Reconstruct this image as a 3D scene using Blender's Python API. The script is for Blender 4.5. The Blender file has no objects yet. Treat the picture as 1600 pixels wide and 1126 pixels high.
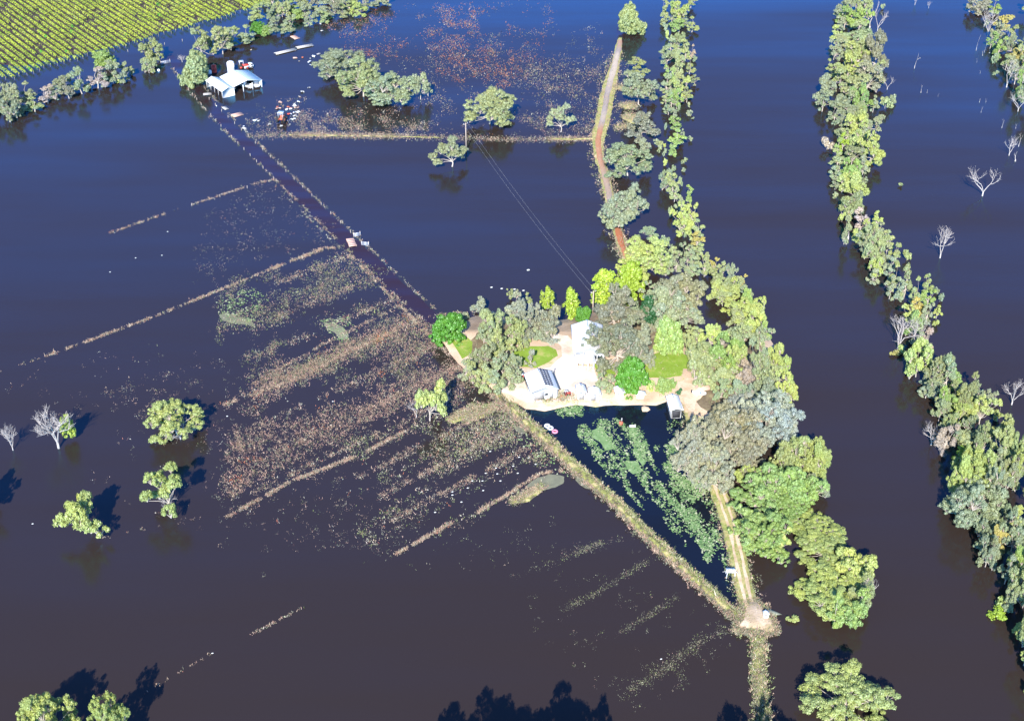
import bpy, bmesh, math, random
import numpy as np
from mathutils import Vector, Matrix
from mathutils.geometry import tessellate_polygon

# ------------------------------------------------------------------ camera, sky, sun, exposure
S = bpy.context.scene
C = S.collection
F_PX, HOR, CAM_H = 2100.0, -850.0, 190.0        # focal length and horizon in photo pixels, camera height in metres
DEP = math.atan((563 - HOR) / F_PX)             # camera looks down by this angle
cam_d = bpy.data.cameras.new('camera'); cam = bpy.data.objects.new('camera', cam_d); C.objects.link(cam)
cam.location = (0, 0, CAM_H); cam.rotation_euler = (math.pi/2 - DEP, 0, 0)
cam_d.sensor_width = 36; cam_d.lens = F_PX/1600*36; cam_d.clip_start = 1; cam_d.clip_end = 20000
S.camera = cam
SUN_EL, SUN_AZ = math.radians(34.5), math.radians(8)   # shadows run away from the camera, a little to the right
to_sun = Vector((-math.sin(SUN_AZ)*math.cos(SUN_EL), -math.cos(SUN_AZ)*math.cos(SUN_EL), math.sin(SUN_EL)))
w = bpy.data.worlds.new('World'); S.world = w; w.use_nodes = True
wt = w.node_tree; bg = wt.nodes['Background']
sky = wt.nodes.new('ShaderNodeTexSky'); sky.sky_type = 'NISHITA'; sky.sun_disc = False
sky.sun_elevation = SUN_EL; sky.sun_rotation = math.pi + SUN_AZ
sky.altitude = 100; sky.air_density = 1.0; sky.dust_density = 0.0; sky.ozone_density = 10
wt.links.new(sky.outputs[0], bg.inputs[0]); bg.inputs[1].default_value = 0.15
sl = bpy.data.lights.new('sun', 'SUN'); sl.energy = 5.0; sl.angle = math.radians(0.5); sl.color = (1.0, 0.955, 0.89)
so = bpy.data.objects.new('sun', sl); C.objects.link(so); so.rotation_euler = to_sun.to_track_quat('Z', 'Y').to_euler()
S.view_settings.view_transform = 'Standard'; S.view_settings.look = 'None'
S.view_settings.exposure = 1.1; S.view_settings.gamma = 1
S.cycles.max_bounces = 6; S.cycles.transparent_max_bounces = 4
S.cycles.sample_clamp_indirect = 4

rng = np.random.default_rng(7)
# ------------------------------------------------------------------ where a photo pixel meets the plane z
cd, sd = math.cos(DEP), math.sin(DEP)
def G(x, y, z=0.0):
    u, v = (x-800)/F_PX, (y-563)/F_PX
    dx, dy, dz = u, cd - v*sd, -sd - v*cd
    t = (CAM_H - z)/(-dz)
    return Vector((t*dx, t*dy, z))
def Gn(P, z=0.0):
    P = np.asarray(P, float); u = (P[:,0]-800)/F_PX; v = (P[:,1]-563)/F_PX
    dz = -sd - v*cd; t = (CAM_H - z)/(-dz)
    return np.stack([t*u, t*(cd - v*sd), np.full(len(P), float(z)) if np.isscalar(z) else z], 1)
def ppm(y): return (y-HOR)*cd/CAM_H              # photo pixels per metre, sideways, at row y
def dep(y): return DEP + math.atan((y-563)/F_PX)

# ------------------------------------------------------------------ materials
def mat(name):
    m = bpy.data.materials.new(name); m.use_nodes = True
    nt = m.node_tree; b = nt.nodes['Principled BSDF']
    return m, nt, b
def N(nt, t, **k):
    n = nt.nodes.new(t)
    for a, v in k.items(): setattr(n, a, v)
    return n
def simple(name, col, rough=0.7, var=0.15, scale=1.5, metal=0.0, bump=0.0):
    m, nt, b = mat(name); L = nt.links.new
    b.inputs['Roughness'].default_value = rough; b.inputs['Metallic'].default_value = metal
    tc = N(nt, 'ShaderNodeTexCoord'); no = N(nt, 'ShaderNodeTexNoise'); no.inputs['Scale'].default_value = scale
    no.inputs['Detail'].default_value = 6
    L(tc.outputs['Object'], no.inputs['Vector'])
    mx = N(nt, 'ShaderNodeMix', data_type='RGBA')
    mx.inputs[6].default_value = (*[c*(1-var) for c in col], 1); mx.inputs[7].default_value = (*[min(1, c*(1+var)) for c in col], 1)
    L(no.outputs[0], mx.inputs[0]); L(mx.outputs[2], b.inputs['Base Color'])
    if bump:
        bp = N(nt, 'ShaderNodeBump'); bp.inputs['Strength'].default_value = bump; bp.inputs['Distance'].default_value = 0.1
        L(no.outputs[0], bp.inputs['Height']); L(bp.outputs[0], b.inputs['Normal'])
    return m
def ramp_noise(name, stops, scale=0.3, rough=0.9, detail=8, bump=0.3, stretch=(1,1,1), world=True):
    m, nt, b = mat(name); L = nt.links.new
    b.inputs['Roughness'].default_value = rough; b.inputs['Specular IOR Level'].default_value = 0.15
    tc = N(nt, 'ShaderNodeTexCoord'); mp = N(nt, 'ShaderNodeMapping'); mp.inputs['Scale'].default_value = stretch
    no = N(nt, 'ShaderNodeTexNoise'); no.inputs['Scale'].default_value = scale; no.inputs['Detail'].default_value = detail
    no.inputs['Roughness'].default_value = 0.65
    L(tc.outputs['Object'], mp.inputs[0]); L(mp.outputs[0], no.inputs['Vector'])
    r = N(nt, 'ShaderNodeValToRGB'); e = r.color_ramp.elements
    while len(e) > 1: e.remove(e[-1])
    e[0].position = stops[0][0]; e[0].color = (*stops[0][1], 1)
    for p, c in stops[1:]:
        q = e.new(p); q.color = (*c, 1)
    L(no.outputs[0], r.inputs[0]); L(r.outputs[0], b.inputs['Base Color'])
    if bump:
        n2 = N(nt, 'ShaderNodeTexNoise'); n2.inputs['Scale'].default_value = 3; n2.inputs['Detail'].default_value = 5
        L(tc.outputs['Object'], n2.inputs['Vector'])
        bp = N(nt, 'ShaderNodeBump'); bp.inputs['Strength'].default_value = bump; bp.inputs['Distance'].default_value = 0.4
        L(n2.outputs[0], bp.inputs['Height']); L(bp.outputs[0], b.inputs['Normal'])
    return m
def water_mat(name, mud, rough=0.12, tint=(0.12, 0.56, 1.0), mud2=None, scale=0.006, spec=1.5):
    """silty water: a diffuse body of suspended mud under a Fresnel reflection of the sky"""
    m = bpy.data.materials.new(name); m.use_nodes = True; nt = m.node_tree; nt.nodes.clear(); L = nt.links.new
    out = N(nt, 'ShaderNodeOutputMaterial'); di = N(nt, 'ShaderNodeBsdfDiffuse'); gl = N(nt, 'ShaderNodeBsdfGlossy')
    fr = N(nt, 'ShaderNodeFresnel'); fr.inputs[0].default_value = 1.33; mx = N(nt, 'ShaderNodeMixShader')
    tc = N(nt, 'ShaderNodeTexCoord')
    n1 = N(nt, 'ShaderNodeTexNoise'); n1.inputs['Scale'].default_value = scale; n1.inputs['Detail'].default_value = 5
    mp = N(nt, 'ShaderNodeMapping'); mp.inputs['Scale'].default_value = (0.5, 2.0, 1); mp.inputs['Rotation'].default_value = (0, 0, 0.35)
    L(tc.outputs['Object'], mp.inputs[0]); L(mp.outputs[0], n1.inputs['Vector'])
    mc = N(nt, 'ShaderNodeMix', data_type='RGBA'); mc.inputs[6].default_value = (*mud, 1); mc.inputs[7].default_value = (*(mud2 or [c*0.8 for c in mud]), 1)
    L(n1.outputs[0], mc.inputs[0]); L(mc.outputs[2], di.inputs[0])
    # wind: ruffled and calm streaks change the roughness
    rr = N(nt, 'ShaderNodeMapRange'); rr.inputs['From Min'].default_value = 0.35; rr.inputs['From Max'].default_value = 0.65
    rr.inputs['To Min'].default_value = rough*0.55; rr.inputs['To Max'].default_value = rough*1.7
    L(n1.outputs[0], rr.inputs[0]); L(rr.outputs[0], gl.inputs['Roughness'])
    gl.inputs[0].default_value = (*tint, 1)
    n2 = N(nt, 'ShaderNodeTexNoise'); n2.inputs['Scale'].default_value = 0.9; n2.inputs['Detail'].default_value = 3
    L(tc.outputs['Object'], n2.inputs['Vector'])
    bp = N(nt, 'ShaderNodeBump'); bp.inputs['Strength'].default_value = 0.12; bp.inputs['Distance'].default_value = 0.15
    L(n2.outputs[0], bp.inputs['Height']); L(bp.outputs[0], gl.inputs['Normal'])
    sr = N(nt, 'ShaderNodeMapRange'); sr.inputs['From Min'].default_value = 0.40; sr.inputs['From Max'].default_value = 0.60
    sr.inputs['To Min'].default_value = spec*0.72; sr.inputs['To Max'].default_value = spec*1.2; L(n1.outputs[0], sr.inputs[0])
    m3 = N(nt, 'ShaderNodeMapping'); m3.inputs['Scale'].default_value = (0.25, 2.2, 1); m3.inputs['Rotation'].default_value = (0, 0, 0.22); L(tc.outputs['Object'], m3.inputs[0])
    n3 = N(nt, 'ShaderNodeTexNoise'); n3.inputs['Scale'].default_value = 0.03; n3.inputs['Detail'].default_value = 8; n3.inputs['Roughness'].default_value = 0.6; L(m3.outputs[0], n3.inputs['Vector'])
    s3 = N(nt, 'ShaderNodeMapRange'); s3.inputs['From Min'].default_value = 0.3; s3.inputs['From Max'].default_value = 0.7; s3.inputs['To Min'].default_value = 0.84; s3.inputs['To Max'].default_value = 1.16; L(n3.outputs[0], s3.inputs[0])
    m0 = N(nt, 'ShaderNodeMath', operation='MULTIPLY'); L(sr.outputs[0], m0.inputs[0]); L(s3.outputs[0], m0.inputs[1])
    mm = N(nt, 'ShaderNodeMath', operation='MULTIPLY'); L(m0.outputs[0], mm.inputs[1]); L(fr.outputs[0], mm.inputs[0]); L(mm.outputs[0], mx.inputs[0])
    L(di.outputs[0], mx.inputs[1]); L(gl.outputs[0], mx.inputs[2]); L(mx.outputs[0], out.inputs[0])
    return m
def leaf_mat(name, warm=(1.06, 1.04, 0.80), cool=(0.86, 0.95, 1.03), transl=0.12):
    """leaf colour comes from the tree's own object colour, varied from clump to clump"""
    m = bpy.data.materials.new(name); m.use_nodes = True; nt = m.node_tree; nt.nodes.clear(); L = nt.links.new
    out = N(nt, 'ShaderNodeOutputMaterial'); oi = N(nt, 'ShaderNodeObjectInfo'); at = N(nt, 'ShaderNodeAttribute'); at.attribute_name = 'v'
    mx = N(nt, 'ShaderNodeMix', data_type='RGBA'); mx.inputs[6].default_value = (*cool, 1); mx.inputs[7].default_value = (*warm, 1)
    L(at.outputs['Fac'], mx.inputs[0])
    mu = N(nt, 'ShaderNodeMix', data_type='RGBA', blend_type='MULTIPLY'); mu.inputs[0].default_value = 1
    L(oi.outputs['Color'], mu.inputs[6]); L(mx.outputs[2], mu.inputs[7])
    di = N(nt, 'ShaderNodeBsdfDiffuse'); tr = N(nt, 'ShaderNodeBsdfTranslucent'); gl = N(nt, 'ShaderNodeBsdfGlossy'); gl.inputs['Roughness'].default_value = 0.45
    gl.inputs[0].default_value = (0.7, 0.7, 0.7, 1)
    L(mu.outputs[2], di.inputs[0]); L(mu.outputs[2], tr.inputs[0])
    m1 = N(nt, 'ShaderNodeMixShader'); m1.inputs[0].default_value = transl; L(di.outputs[0], m1.inputs[1]); L(tr.outputs[0], m1.inputs[2])
    m2 = N(nt, 'ShaderNodeMixShader'); m2.inputs[0].default_value = 0.06; L(m1.outputs[0], m2.inputs[1]); L(gl.outputs[0], m2.inputs[2])
    L(m2.outputs[0], out.inputs[0]); return m
def v_mat(name, stops, rough=0.8, transl=0.0):
    """colour picked along a ramp by the per-plant value v stored in the mesh"""
    m, nt, b = mat(name); L = nt.links.new
    at = N(nt, 'ShaderNodeAttribute'); at.attribute_name = 'v'
    r = N(nt, 'ShaderNodeValToRGB'); e = r.color_ramp.elements
    while len(e) > 1: e.remove(e[-1])
    e[0].position = stops[0][0]; e[0].color = (*stops[0][1], 1)
    for p, c in stops[1:]:
        q = e.new(p); q.color = (*c, 1)
    L(at.outputs['Fac'], r.inputs[0]); L(r.outputs[0], b.inputs['Base Color']); b.inputs['Roughness'].default_value = rough
    b.inputs['Specular IOR Level'].default_value = 0.2
    return m
M = {}
M['water'] = water_mat('silty_water', (0.032, 0.0225, 0.0175), mud2=(0.0245, 0.0175, 0.0145))
M['pond'] = water_mat('clear_pond_water', (0.008, 0.010, 0.016), rough=0.08, scale=0.05)
M['roadwater'] = water_mat('shallow_water_over_road', (0.034, 0.0165, 0.018), mud2=(0.027, 0.0145, 0.016), scale=0.08)
M['leaf'] = leaf_mat('gum_leaves')
M['bark'] = simple('pale_bark', (0.42, 0.36, 0.30), 0.85, 0.35, 1.2)
M['deadwood'] = simple('bleached_dead_wood', (0.43, 0.385, 0.35), 0.85, 0.2, 1.0)
M['white'] = simple('white_sheet_metal', (0.80, 0.82, 0.84), 0.45, 0.05, 0.6)
M['whitewall'] = simple('white_cladding', (0.72, 0.73, 0.74), 0.6, 0.08, 0.6)
M['blueroof'] = simple('galvanised_roof', (0.62, 0.70, 0.76), 0.4, 0.08, 0.4)
M['dark'] = simple('dark_interior', (0.03, 0.03, 0.035), 0.8)
M['trim'] = simple('dark_trim', (0.04, 0.045, 0.05), 0.5)
M['panel'] = simple('solar_glass', (0.008, 0.014, 0.05), 0.15, 0.3, 4)
M['silver'] = simple('silver_frame', (0.6, 0.62, 0.66), 0.4, 0.1, 2, 0.3)
M['steel'] = simple('weathered_steel', (0.35, 0.34, 0.33), 0.6, 0.3, 2, 0.2)
M['timber'] = simple('weathered_timber', (0.36, 0.29, 0.24), 0.85, 0.25, 2)
M['pinkboard'] = simple('pink_board', (0.55, 0.34, 0.27), 0.8, 0.15, 2)
M['red'] = simple('red_paint', (0.50, 0.045, 0.03), 0.5, 0.2, 1)
M['rust'] = simple('rusty_red', (0.42, 0.12, 0.07), 0.8, 0.25, 2)
M['rubber'] = simple('rubber', (0.02, 0.02, 0.02), 0.8)
M['glass'] = simple('dark_glass', (0.02, 0.03, 0.04), 0.1)
M['pink'] = simple('pink_plastic', (0.8, 0.25, 0.35), 0.5)
M['blue'] = simple('blue_plastic', (0.05, 0.15, 0.6), 0.5)
M['floatgrey'] = simple('dull_pale_plastic', (0.50, 0.49, 0.45), 0.7, 0.15, 2)
M['concrete'] = simple('pale_concrete', (0.42, 0.40, 0.37), 0.9, 0.2, 2)
M['canvas'] = simple('green_grey_canvas', (0.30, 0.31, 0.22), 0.9, 0.2, 1)
M['soil'] = ramp_noise('vineyard_soil', [(0.3, (0.030, 0.022, 0.024)), (0.5, (0.055, 0.043, 0.043)), (0.7, (0.102, 0.085, 0.076))], 0.25)
M['dirt'] = ramp_noise('island_dirt', [(0.28, (0.246, 0.164, 0.098)), (0.42, (0.410, 0.295, 0.197)), (0.55, (0.508, 0.377, 0.271)), (0.66, (0.279, 0.295, 0.098)), (0.8, (0.164, 0.221, 0.057))], 0.09)
M['gravel'] = ramp_noise('pale_gravel', [(0.3, (0.44, 0.32, 0.24)), (0.45, (0.60, 0.50, 0.40)), (0.6, (0.70, 0.63, 0.54)), (0.75, (0.50, 0.38, 0.29))], 0.12)
M['lawn'] = ramp_noise('green_lawn', [(0.28, (0.30, 0.27, 0.09)), (0.42, (0.17, 0.25, 0.03)), (0.55, (0.20, 0.30, 0.04)), (0.68, (0.36, 0.33, 0.11))], 0.22)
M['bank'] = ramp_noise('grassy_bank', [(0.3, (0.035, 0.03, 0.025)), (0.42, (0.12, 0.10, 0.06)), (0.5, (0.24, 0.26, 0.07)), (0.58, (0.46, 0.37, 0.19)), (0.66, (0.22, 0.27, 0.06)), (0.75, (0.45, 0.36, 0.2))], 0.35)
M['verge'] = ramp_noise('straw_verge', [(0.3, (0.10, 0.12, 0.04)), (0.42, (0.24, 0.27, 0.07)), (0.52, (0.40, 0.34, 0.15)), (0.6, (0.28, 0.30, 0.09)), (0.72, (0.48, 0.40, 0.24))], 0.45)
M['tree_shade'] = ramp_noise('painted_tree_shade', [(0.3, (0.09, 0.07, 0.045)), (0.5, (0.17, 0.13, 0.08)), (0.7, (0.28, 0.23, 0.13))], 0.5)  # dark brown ground colour with the trees' shade painted in
M['track'] = v_mat('track_dirt', [(0.0, (0.46, 0.38, 0.30)), (0.3, (0.30, 0.25, 0.23)), (0.5, (0.34, 0.24, 0.18)), (0.75, (0.40, 0.19, 0.11)), (1.0, (0.33, 0.11, 0.05))], 0.9)
M['sandtrack'] = ramp_noise('sandy_track', [(0.3, (0.30, 0.24, 0.13)), (0.42, (0.46, 0.34, 0.22)), (0.55, (0.60, 0.47, 0.34)), (0.7, (0.48, 0.34, 0.22))], 0.2)
M['tuft'] = v_mat('drowned_grass', [(0.0, (0.42, 0.31, 0.22)), (0.2, (0.27, 0.18, 0.14)), (0.35, (0.33, 0.20, 0.16)), (0.45, (0.20, 0.19, 0.14)), (0.6, (0.15, 0.155, 0.10)), (0.72, (0.20, 0.24, 0.08)), (0.85, (0.50, 0.46, 0.38)), (0.93, (0.36, 0.13, 0.09)), (1.0, (0.42, 0.15, 0.06))])
M['mat'] = v_mat('floating_weed', [(0.0, (0.07, 0.15, 0.055)), (0.5, (0.15, 0.25, 0.09)), (0.8, (0.25, 0.33, 0.15)), (1.0, (0.42, 0.44, 0.28))])
M['duck'] = ramp_noise('duckweed', [(0.3, (0.111, 0.111, 0.085)), (0.5, (0.162, 0.162, 0.111)), (0.7, (0.212, 0.212, 0.136))], 0.3, bump=0)
M['greenmat'] = ramp_noise('green_algae', [(0.3, (0.111, 0.187, 0.068)), (0.5, (0.162, 0.255, 0.102)), (0.7, (0.221, 0.323, 0.153))], 0.5, bump=0)

# ------------------------------------------------------------------ mesh helpers
def mesh_np(name, V, F, m, v=None, smooth=False):
    """V (n,3); F a list of (k, c) index arrays; v one value per vertex"""
    me = bpy.data.meshes.new(name)
    V = np.asarray(V, np.float32); me.vertices.add(len(V)); me.vertices.foreach_set('co', V.ravel())
    F = [np.asarray(f, np.int32) for f in F if len(f)]
    tot = sum(f.size for f in F); np_ = sum(len(f) for f in F)
    me.loops.add(tot); me.polygons.add(np_)
    me.loops.foreach_set('vertex_index', np.concatenate([f.ravel() for f in F]))
    st = []; s = 0
    for f in F:
        c = f.shape[1]; st.append(np.arange(len(f))*c + s); s += f.size
    me.polygons.foreach_set('loop_start', np.concatenate(st).astype(np.int32))
    if smooth: me.polygons.foreach_set('use_smooth', np.ones(np_, bool))
    if v is not None:
        a = me.attributes.new('v', 'FLOAT', 'POINT'); a.data.foreach_set('value', np.asarray(v, np.float32))
    me.update(calc_edges=True); me.validate()
    if m: me.materials.append(m)
    return me
class MB:
    def __init__(s): s.V = []; s.F = {3: [], 4: []}; s.n = 0; s.big = []
    def add(s, V, F):
        V = np.asarray(V, float).reshape(-1, 3)
        for f in F:
            f = [i + s.n for i in f]
            if len(f) in (3, 4): s.F[len(f)].append(f)
            else:
                for k in range(1, len(f)-1): s.F[3].append([f[0], f[k], f[k+1]])
        s.V.append(V); s.n += len(V); return s
    def box(s, c, size, rz=0.0, tilt=None):
        x, y, z = [k/2 for k in size]
        P = np.array([(a*x, b*y, d*z) for d in (-1, 1) for a, b in ((-1,-1),(1,-1),(1,1),(-1,1))])
        if tilt is not None: P = P @ np.array(Matrix.Rotation(tilt[0], 3, tilt[1])).T
        if rz:
            cr, sr = math.cos(rz), math.sin(rz); P = np.stack([P[:,0]*cr-P[:,1]*sr, P[:,0]*sr+P[:,1]*cr, P[:,2]], 1)
        return s.add(P + np.array(c), [(0,3,2,1),(4,5,6,7),(0,1,5,4),(1,2,6,5),(2,3,7,6),(3,0,4,7)])
    def tube(s, pts, rad, n=6, cap=True):
        pts = [Vector(p) for p in pts]
        if not hasattr(rad, '__len__'): rad = [rad]*len(pts)
        R = []
        for i, p in enumerate(pts):
            d = (pts[min(i+1, len(pts)-1)] - pts[max(i-1, 0)]).normalized()
            a = d.cross(Vector((0.3, 0.1, 1)) if abs(d.z) < 0.9 else Vector((1, 0.2, 0))).normalized(); b = d.cross(a)
            for k in range(n):
                t = 2*math.pi*k/n; R.append(p + (a*math.cos(t) + b*math.sin(t))*rad[i])
        Fs = [(i*n+k, i*n+(k+1) % n, (i+1)*n+(k+1) % n, (i+1)*n+k) for i in range(len(pts)-1) for k in range(n)]
        if cap: Fs += [tuple(range(n))[::-1], tuple((len(pts)-1)*n+k for k in range(n))]
        return s.add([tuple(r) for r in R], Fs)
    def lathe(s, c, prof, n=16, sx=1.0, sy=1.0):
        P = [(c[0]+r*sx*math.cos(2*math.pi*k/n), c[1]+r*sy*math.sin(2*math.pi*k/n), c[2]+z) for r, z in prof for k in range(n)]
        Fs = [(i*n+k, i*n+(k+1) % n, (i+1)*n+(k+1) % n, (i+1)*n+k) for i in range(len(prof)-1) for k in range(n)]
        Fs += [tuple(range(n))[::-1], tuple((len(prof)-1)*n+k for k in range(n))]
        return s.add(P, Fs)
    def mesh(s, name, m, smooth=False, v=None):
        return mesh_np(name, np.concatenate(s.V), [s.F[3], s.F[4]], m, v, smooth)
def obj(name, me, parent=None):
    o = bpy.data.objects.new(name, me); C.objects.link(o)
    if parent: o.parent = parent
    return o
def tag(o, label=None, cat=None, group=None, kind=None):
    if label: o['label'] = label
    if cat: o['category'] = cat
    if group: o['group'] = group
    if kind: o['kind'] = kind
    return o
def thing(name, label, cat, loc, rz=0, group=None):
    o = bpy.data.objects.new(name, None); C.objects.link(o); o.location = loc; o.rotation_euler = (0, 0, rz)
    o.empty_display_size = 0.5
    return tag(o, label, cat, group)
def part(root, name, mb, m, smooth=False): return obj(name, mb.mesh(name, M[m], smooth), root)

# ------------------------------------------------------------------ noise and outlines
def vnoise(x, y, seed=0):
    r = np.random.default_rng(seed); T = r.random((256, 256))
    xi, yi = np.floor(x).astype(int), np.floor(y).astype(int); fx, fy = x-xi, y-yi
    fx = fx*fx*(3-2*fx); fy = fy*fy*(3-2*fy)
    a = T[xi & 255, yi & 255]; b = T[(xi+1) & 255, yi & 255]; c = T[xi & 255, (yi+1) & 255]; d = T[(xi+1) & 255, (yi+1) & 255]
    return (a*(1-fx)+b*fx)*(1-fy) + (c*(1-fx)+d*fx)*fy
def fbm(x, y, seed=0, o=4):
    s = 0; a = 0.5; t = 0
    for k in range(o): s = s + a*vnoise(x*2**k, y*2**k, seed+k); t += a; a *= 0.55
    return s/t
def inpoly(X, Y, P):
    ins = np.zeros(len(X), bool); n = len(P)
    for i in range(n):
        x1, y1 = P[i]; x2, y2 = P[(i+1) % n]
        if y1 == y2: continue
        c = ((y1 > Y) != (y2 > Y)) & (X < (x2-x1)*(Y-y1)/(y2-y1)+x1); ins ^= c
    return ins
def dense(P, step, closed=True, jit=0.0, seed=0):
    """finer, ragged copy of an outline given in metres"""
    out = []; n = len(P); r = np.random.default_rng(seed)
    for i in range(n if closed else n-1):
        a, b = np.array(P[i][:2], float), np.array(P[(i+1) % n][:2], float); d = np.linalg.norm(b-a); k = max(1, int(d/step))
        nrm = np.array([-(b-a)[1], (b-a)[0]])/max(d, 1e-6)
        for j in range(k):
            q = a+(b-a)*j/k
            out.append(q + nrm*jit*(2*fbm(np.array([q[0]*0.22]), np.array([q[1]*0.22]), seed)[0]-1)*2 + r.normal(0, jit*0.12, 2))
    if not closed: out.append(np.array(P[-1][:2], float))
    return out
def sheet(name, px, z, m, jit=0.8, seed=0, kind='structure', step=1.5, skirt=0.0, drop=0.6):
    P = [G(x, y, z) for x, y in px]; Q = dense(P, step, True, jit, seed)
    V = [Vector((q[0], q[1], 0)) for q in Q]; T = tessellate_polygon([V]); n = len(V)
    VV = [(v.x, v.y, z) for v in V]; F3 = [t for t in T]; F4 = []
    if skirt:
        ar = sum(V[i].x*V[(i+1) % n].y - V[(i+1) % n].x*V[i].y for i in range(n)); sg = 1 if ar > 0 else -1
        for i in range(n):
            d = (V[(i+2) % n]-V[i-2]).normalized(); o = Vector((d.y, -d.x, 0))*sg*skirt
            VV.append((V[i].x+o.x, V[i].y+o.y, z-drop))
        F4 = [(i, (i+1) % n, n+(i+1) % n, n+i) for i in range(n)]
    nz = np.array(VV)
    me = mesh_np(name, nz, [F3, F4], m); o = obj(name, me)
    bm = bmesh.new(); bm.from_mesh(me); bmesh.ops.recalc_face_normals(bm, faces=bm.faces)
    if bm.faces and sum(f.normal.z for f in bm.faces) < 0: bmesh.ops.reverse_faces(bm, faces=bm.faces)
    bm.to_mesh(me); bm.free()
    if kind: o['kind'] = kind
    return o
def resample(px, step=1.5, z=0):
    P = [G(x, y, z) for x, y in px]; out = []
    for i in range(len(P)-1):
        a, b = P[i], P[i+1]; k = max(1, int((b-a).length/step))
        out += [a.lerp(b, j/k) for j in range(k)]
    out.append(P[-1])
    for _ in range(6): out = [out[0]] + [(out[i-1]+out[i]*2+out[i+1])/4 for i in range(1, len(out)-1)] + [out[-1]]
    return out
def ribbon(name, px, prof, m, seed=0, jit=0.25, kind='structure', widths=None, zj=0.25, vs=None):
    """strip that follows a line; prof = (offset sideways, height) pairs"""
    P = resample(px); V = []; k = len(prof); r = np.random.default_rng(seed)
    for i, p in enumerate(P):
        d = (P[min(i+1, len(P)-1)]-P[max(i-1, 0)]).normalized(); n = Vector((d.y, -d.x, 0))
        wv = 1.0 if widths is None else np.interp(i/(len(P)-1), *widths)
        for j, (o, h) in enumerate(prof):
            ja = jit*(2*fbm(np.array([i*0.35]), np.array([j*7.3]), seed)[0]-1)
            jz = 0 if h <= 0.01 else min(jit, .3)*zj*r.normal()
            q = p + n*(o*wv+ja*(1 if j in (0, k-1) else 0.5)); V.append((q.x, q.y, h + (jz if h > 0.08 else 0)))
    F = [(i*k+j, i*k+j+1, (i+1)*k+j+1, (i+1)*k+j) for i in range(len(P)-1) for j in range(k-1)]
    vv = None if vs is None else np.clip(np.interp(np.repeat(np.linspace(0, 1, len(P)), k), *vs) + r.normal(0, 0.04, len(V)), 0, 1)
    me = mesh_np(name, V, [F], m, vv, smooth=True); o = obj(name, me)
    if sum(p.normal.z for p in me.polygons) < 0: me.flip_normals()
    if kind: o['kind'] = kind
    return o

# ------------------------------------------------------------------ the flood, the ground, roads and banks
W = 6000
obj('water', mesh_np('water', [(-W, -800, 0), (W, -800, 0), (W, 9000, 0), (-W, 9000, 0)], [[(0, 1, 2, 3)]], M['water']))['kind'] = 'structure'
bpy.data.objects['water'].location = (0, 0, 0)
sheet('pond_water', [(815,628),(900,622),(1036,622),(1052,640),(1072,645),(1092,700),(1112,750),(1128,800),(1142,850),(1152,900),(1162,950),(1140,958),(1095,910),(1050,868),(1000,823),(950,768),(905,728),(870,697),(830,660)], 0.006, M['pond'], 0.3, 3)
sheet('vineyard_ground', [(-60,60),(-60,95),(30,103),(120,86),(200,66),(300,38),(400,8),(480,-20),(520,-60),(-60,-60)], 0.03, M['soil'], 1.0, 5, step=3)
RD = [(262,86),(283,108),(314,150),(365,205),(449,285),(489,324),(545,378),(590,420),(625,455),(655,482),(690,513),(722,545),(752,580),(775,610),(800,640)]
ribbon('road', RD, [(-2.5, 0.006), (0, 0.006), (2.5, 0.006)], M['roadwater'], 4, 0.3, widths=([0, 0.3, 0.6, 1], [0.7, 0.85, 1.1, 1.1]))
isl = [(684,520),(712,498),(745,492),(770,486),(800,500),(850,503),(890,498),(905,492),(925,488),(950,484),(1000,478),(1040,498),(1062,520),(1090,535),(1120,540),(1150,520),(1170,500),(1195,520),(1225,580),(1238,620),(1215,650),(1180,655),(1130,655),(1095,650),(1075,640),(1066,624),(1045,622),(1025,629),(1000,626),(960,626),(900,629),(850,634),(822,634),(797,622),(780,608),(755,600),(735,582),(712,556)]
sheet('ground', isl, 0.7, M['dirt'], 0.8, 8, step=2, skirt=0.7, drop=1.0)
sheet('driveway', [(782,612),(792,592),(800,575),(830,576),(858,572),(878,556),(878,541),(862,526),(868,520),(890,524),(900,545),(902,570),(925,572),(935,590),(940,622),(900,624),(850,629),(820,629),(797,618)], 0.74, M['gravel'], 0.5, 11)
for i, p in enumerate([[(799,556),(808,545),(830,541),(858,539),(872,546),(873,556),(858,566),(838,573),(812,571),(798,566)],
                       [(1006,572),(1015,556),(1032,550),(1055,556),(1072,572),(1066,588),(1040,592),(1012,590)],
                       [(704,532),(722,524),(738,534),(736,552),(724,560),(712,548)],
                       [(926,568),(948,562),(966,572),(962,586),(938,588)],
                       [(1030,560),(1060,548),(1082,560),(1078,575),(1050,580)]]):
    sheet('lawn', p, 0.75 + 0.006*i, M['lawn'], 0.5, 20+i)
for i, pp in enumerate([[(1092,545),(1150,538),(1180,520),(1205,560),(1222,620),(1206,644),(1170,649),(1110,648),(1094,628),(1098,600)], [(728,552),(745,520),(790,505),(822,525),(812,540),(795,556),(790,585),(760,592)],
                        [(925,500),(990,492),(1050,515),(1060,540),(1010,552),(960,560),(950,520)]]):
    sheet('painted_tree_shade', pp, 0.72, M['tree_shade'], 1.0, 70+i)  # dark sheets that paint the shade under the trees onto the island
sheet('track', [(1058,598),(1074,590),(1090,592),(1096,606),(1086,625),(1084,650),(1074,650),(1070,625),(1062,612)], 0.77, M['sandtrack'], 0.3, 31)
B2 = [(740,588),(765,606),(790,630),(830,668),(870,703),(905,738),(950,775),(1000,826),(1050,872),(1100,918),(1140,955),(1172,972)]
BK = [(-1.6, -0.2), (-1.0, 0.2), (-0.4, 0.5), (0.4, 0.55), (1.0, 0.25), (1.5, -0.2)]
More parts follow.
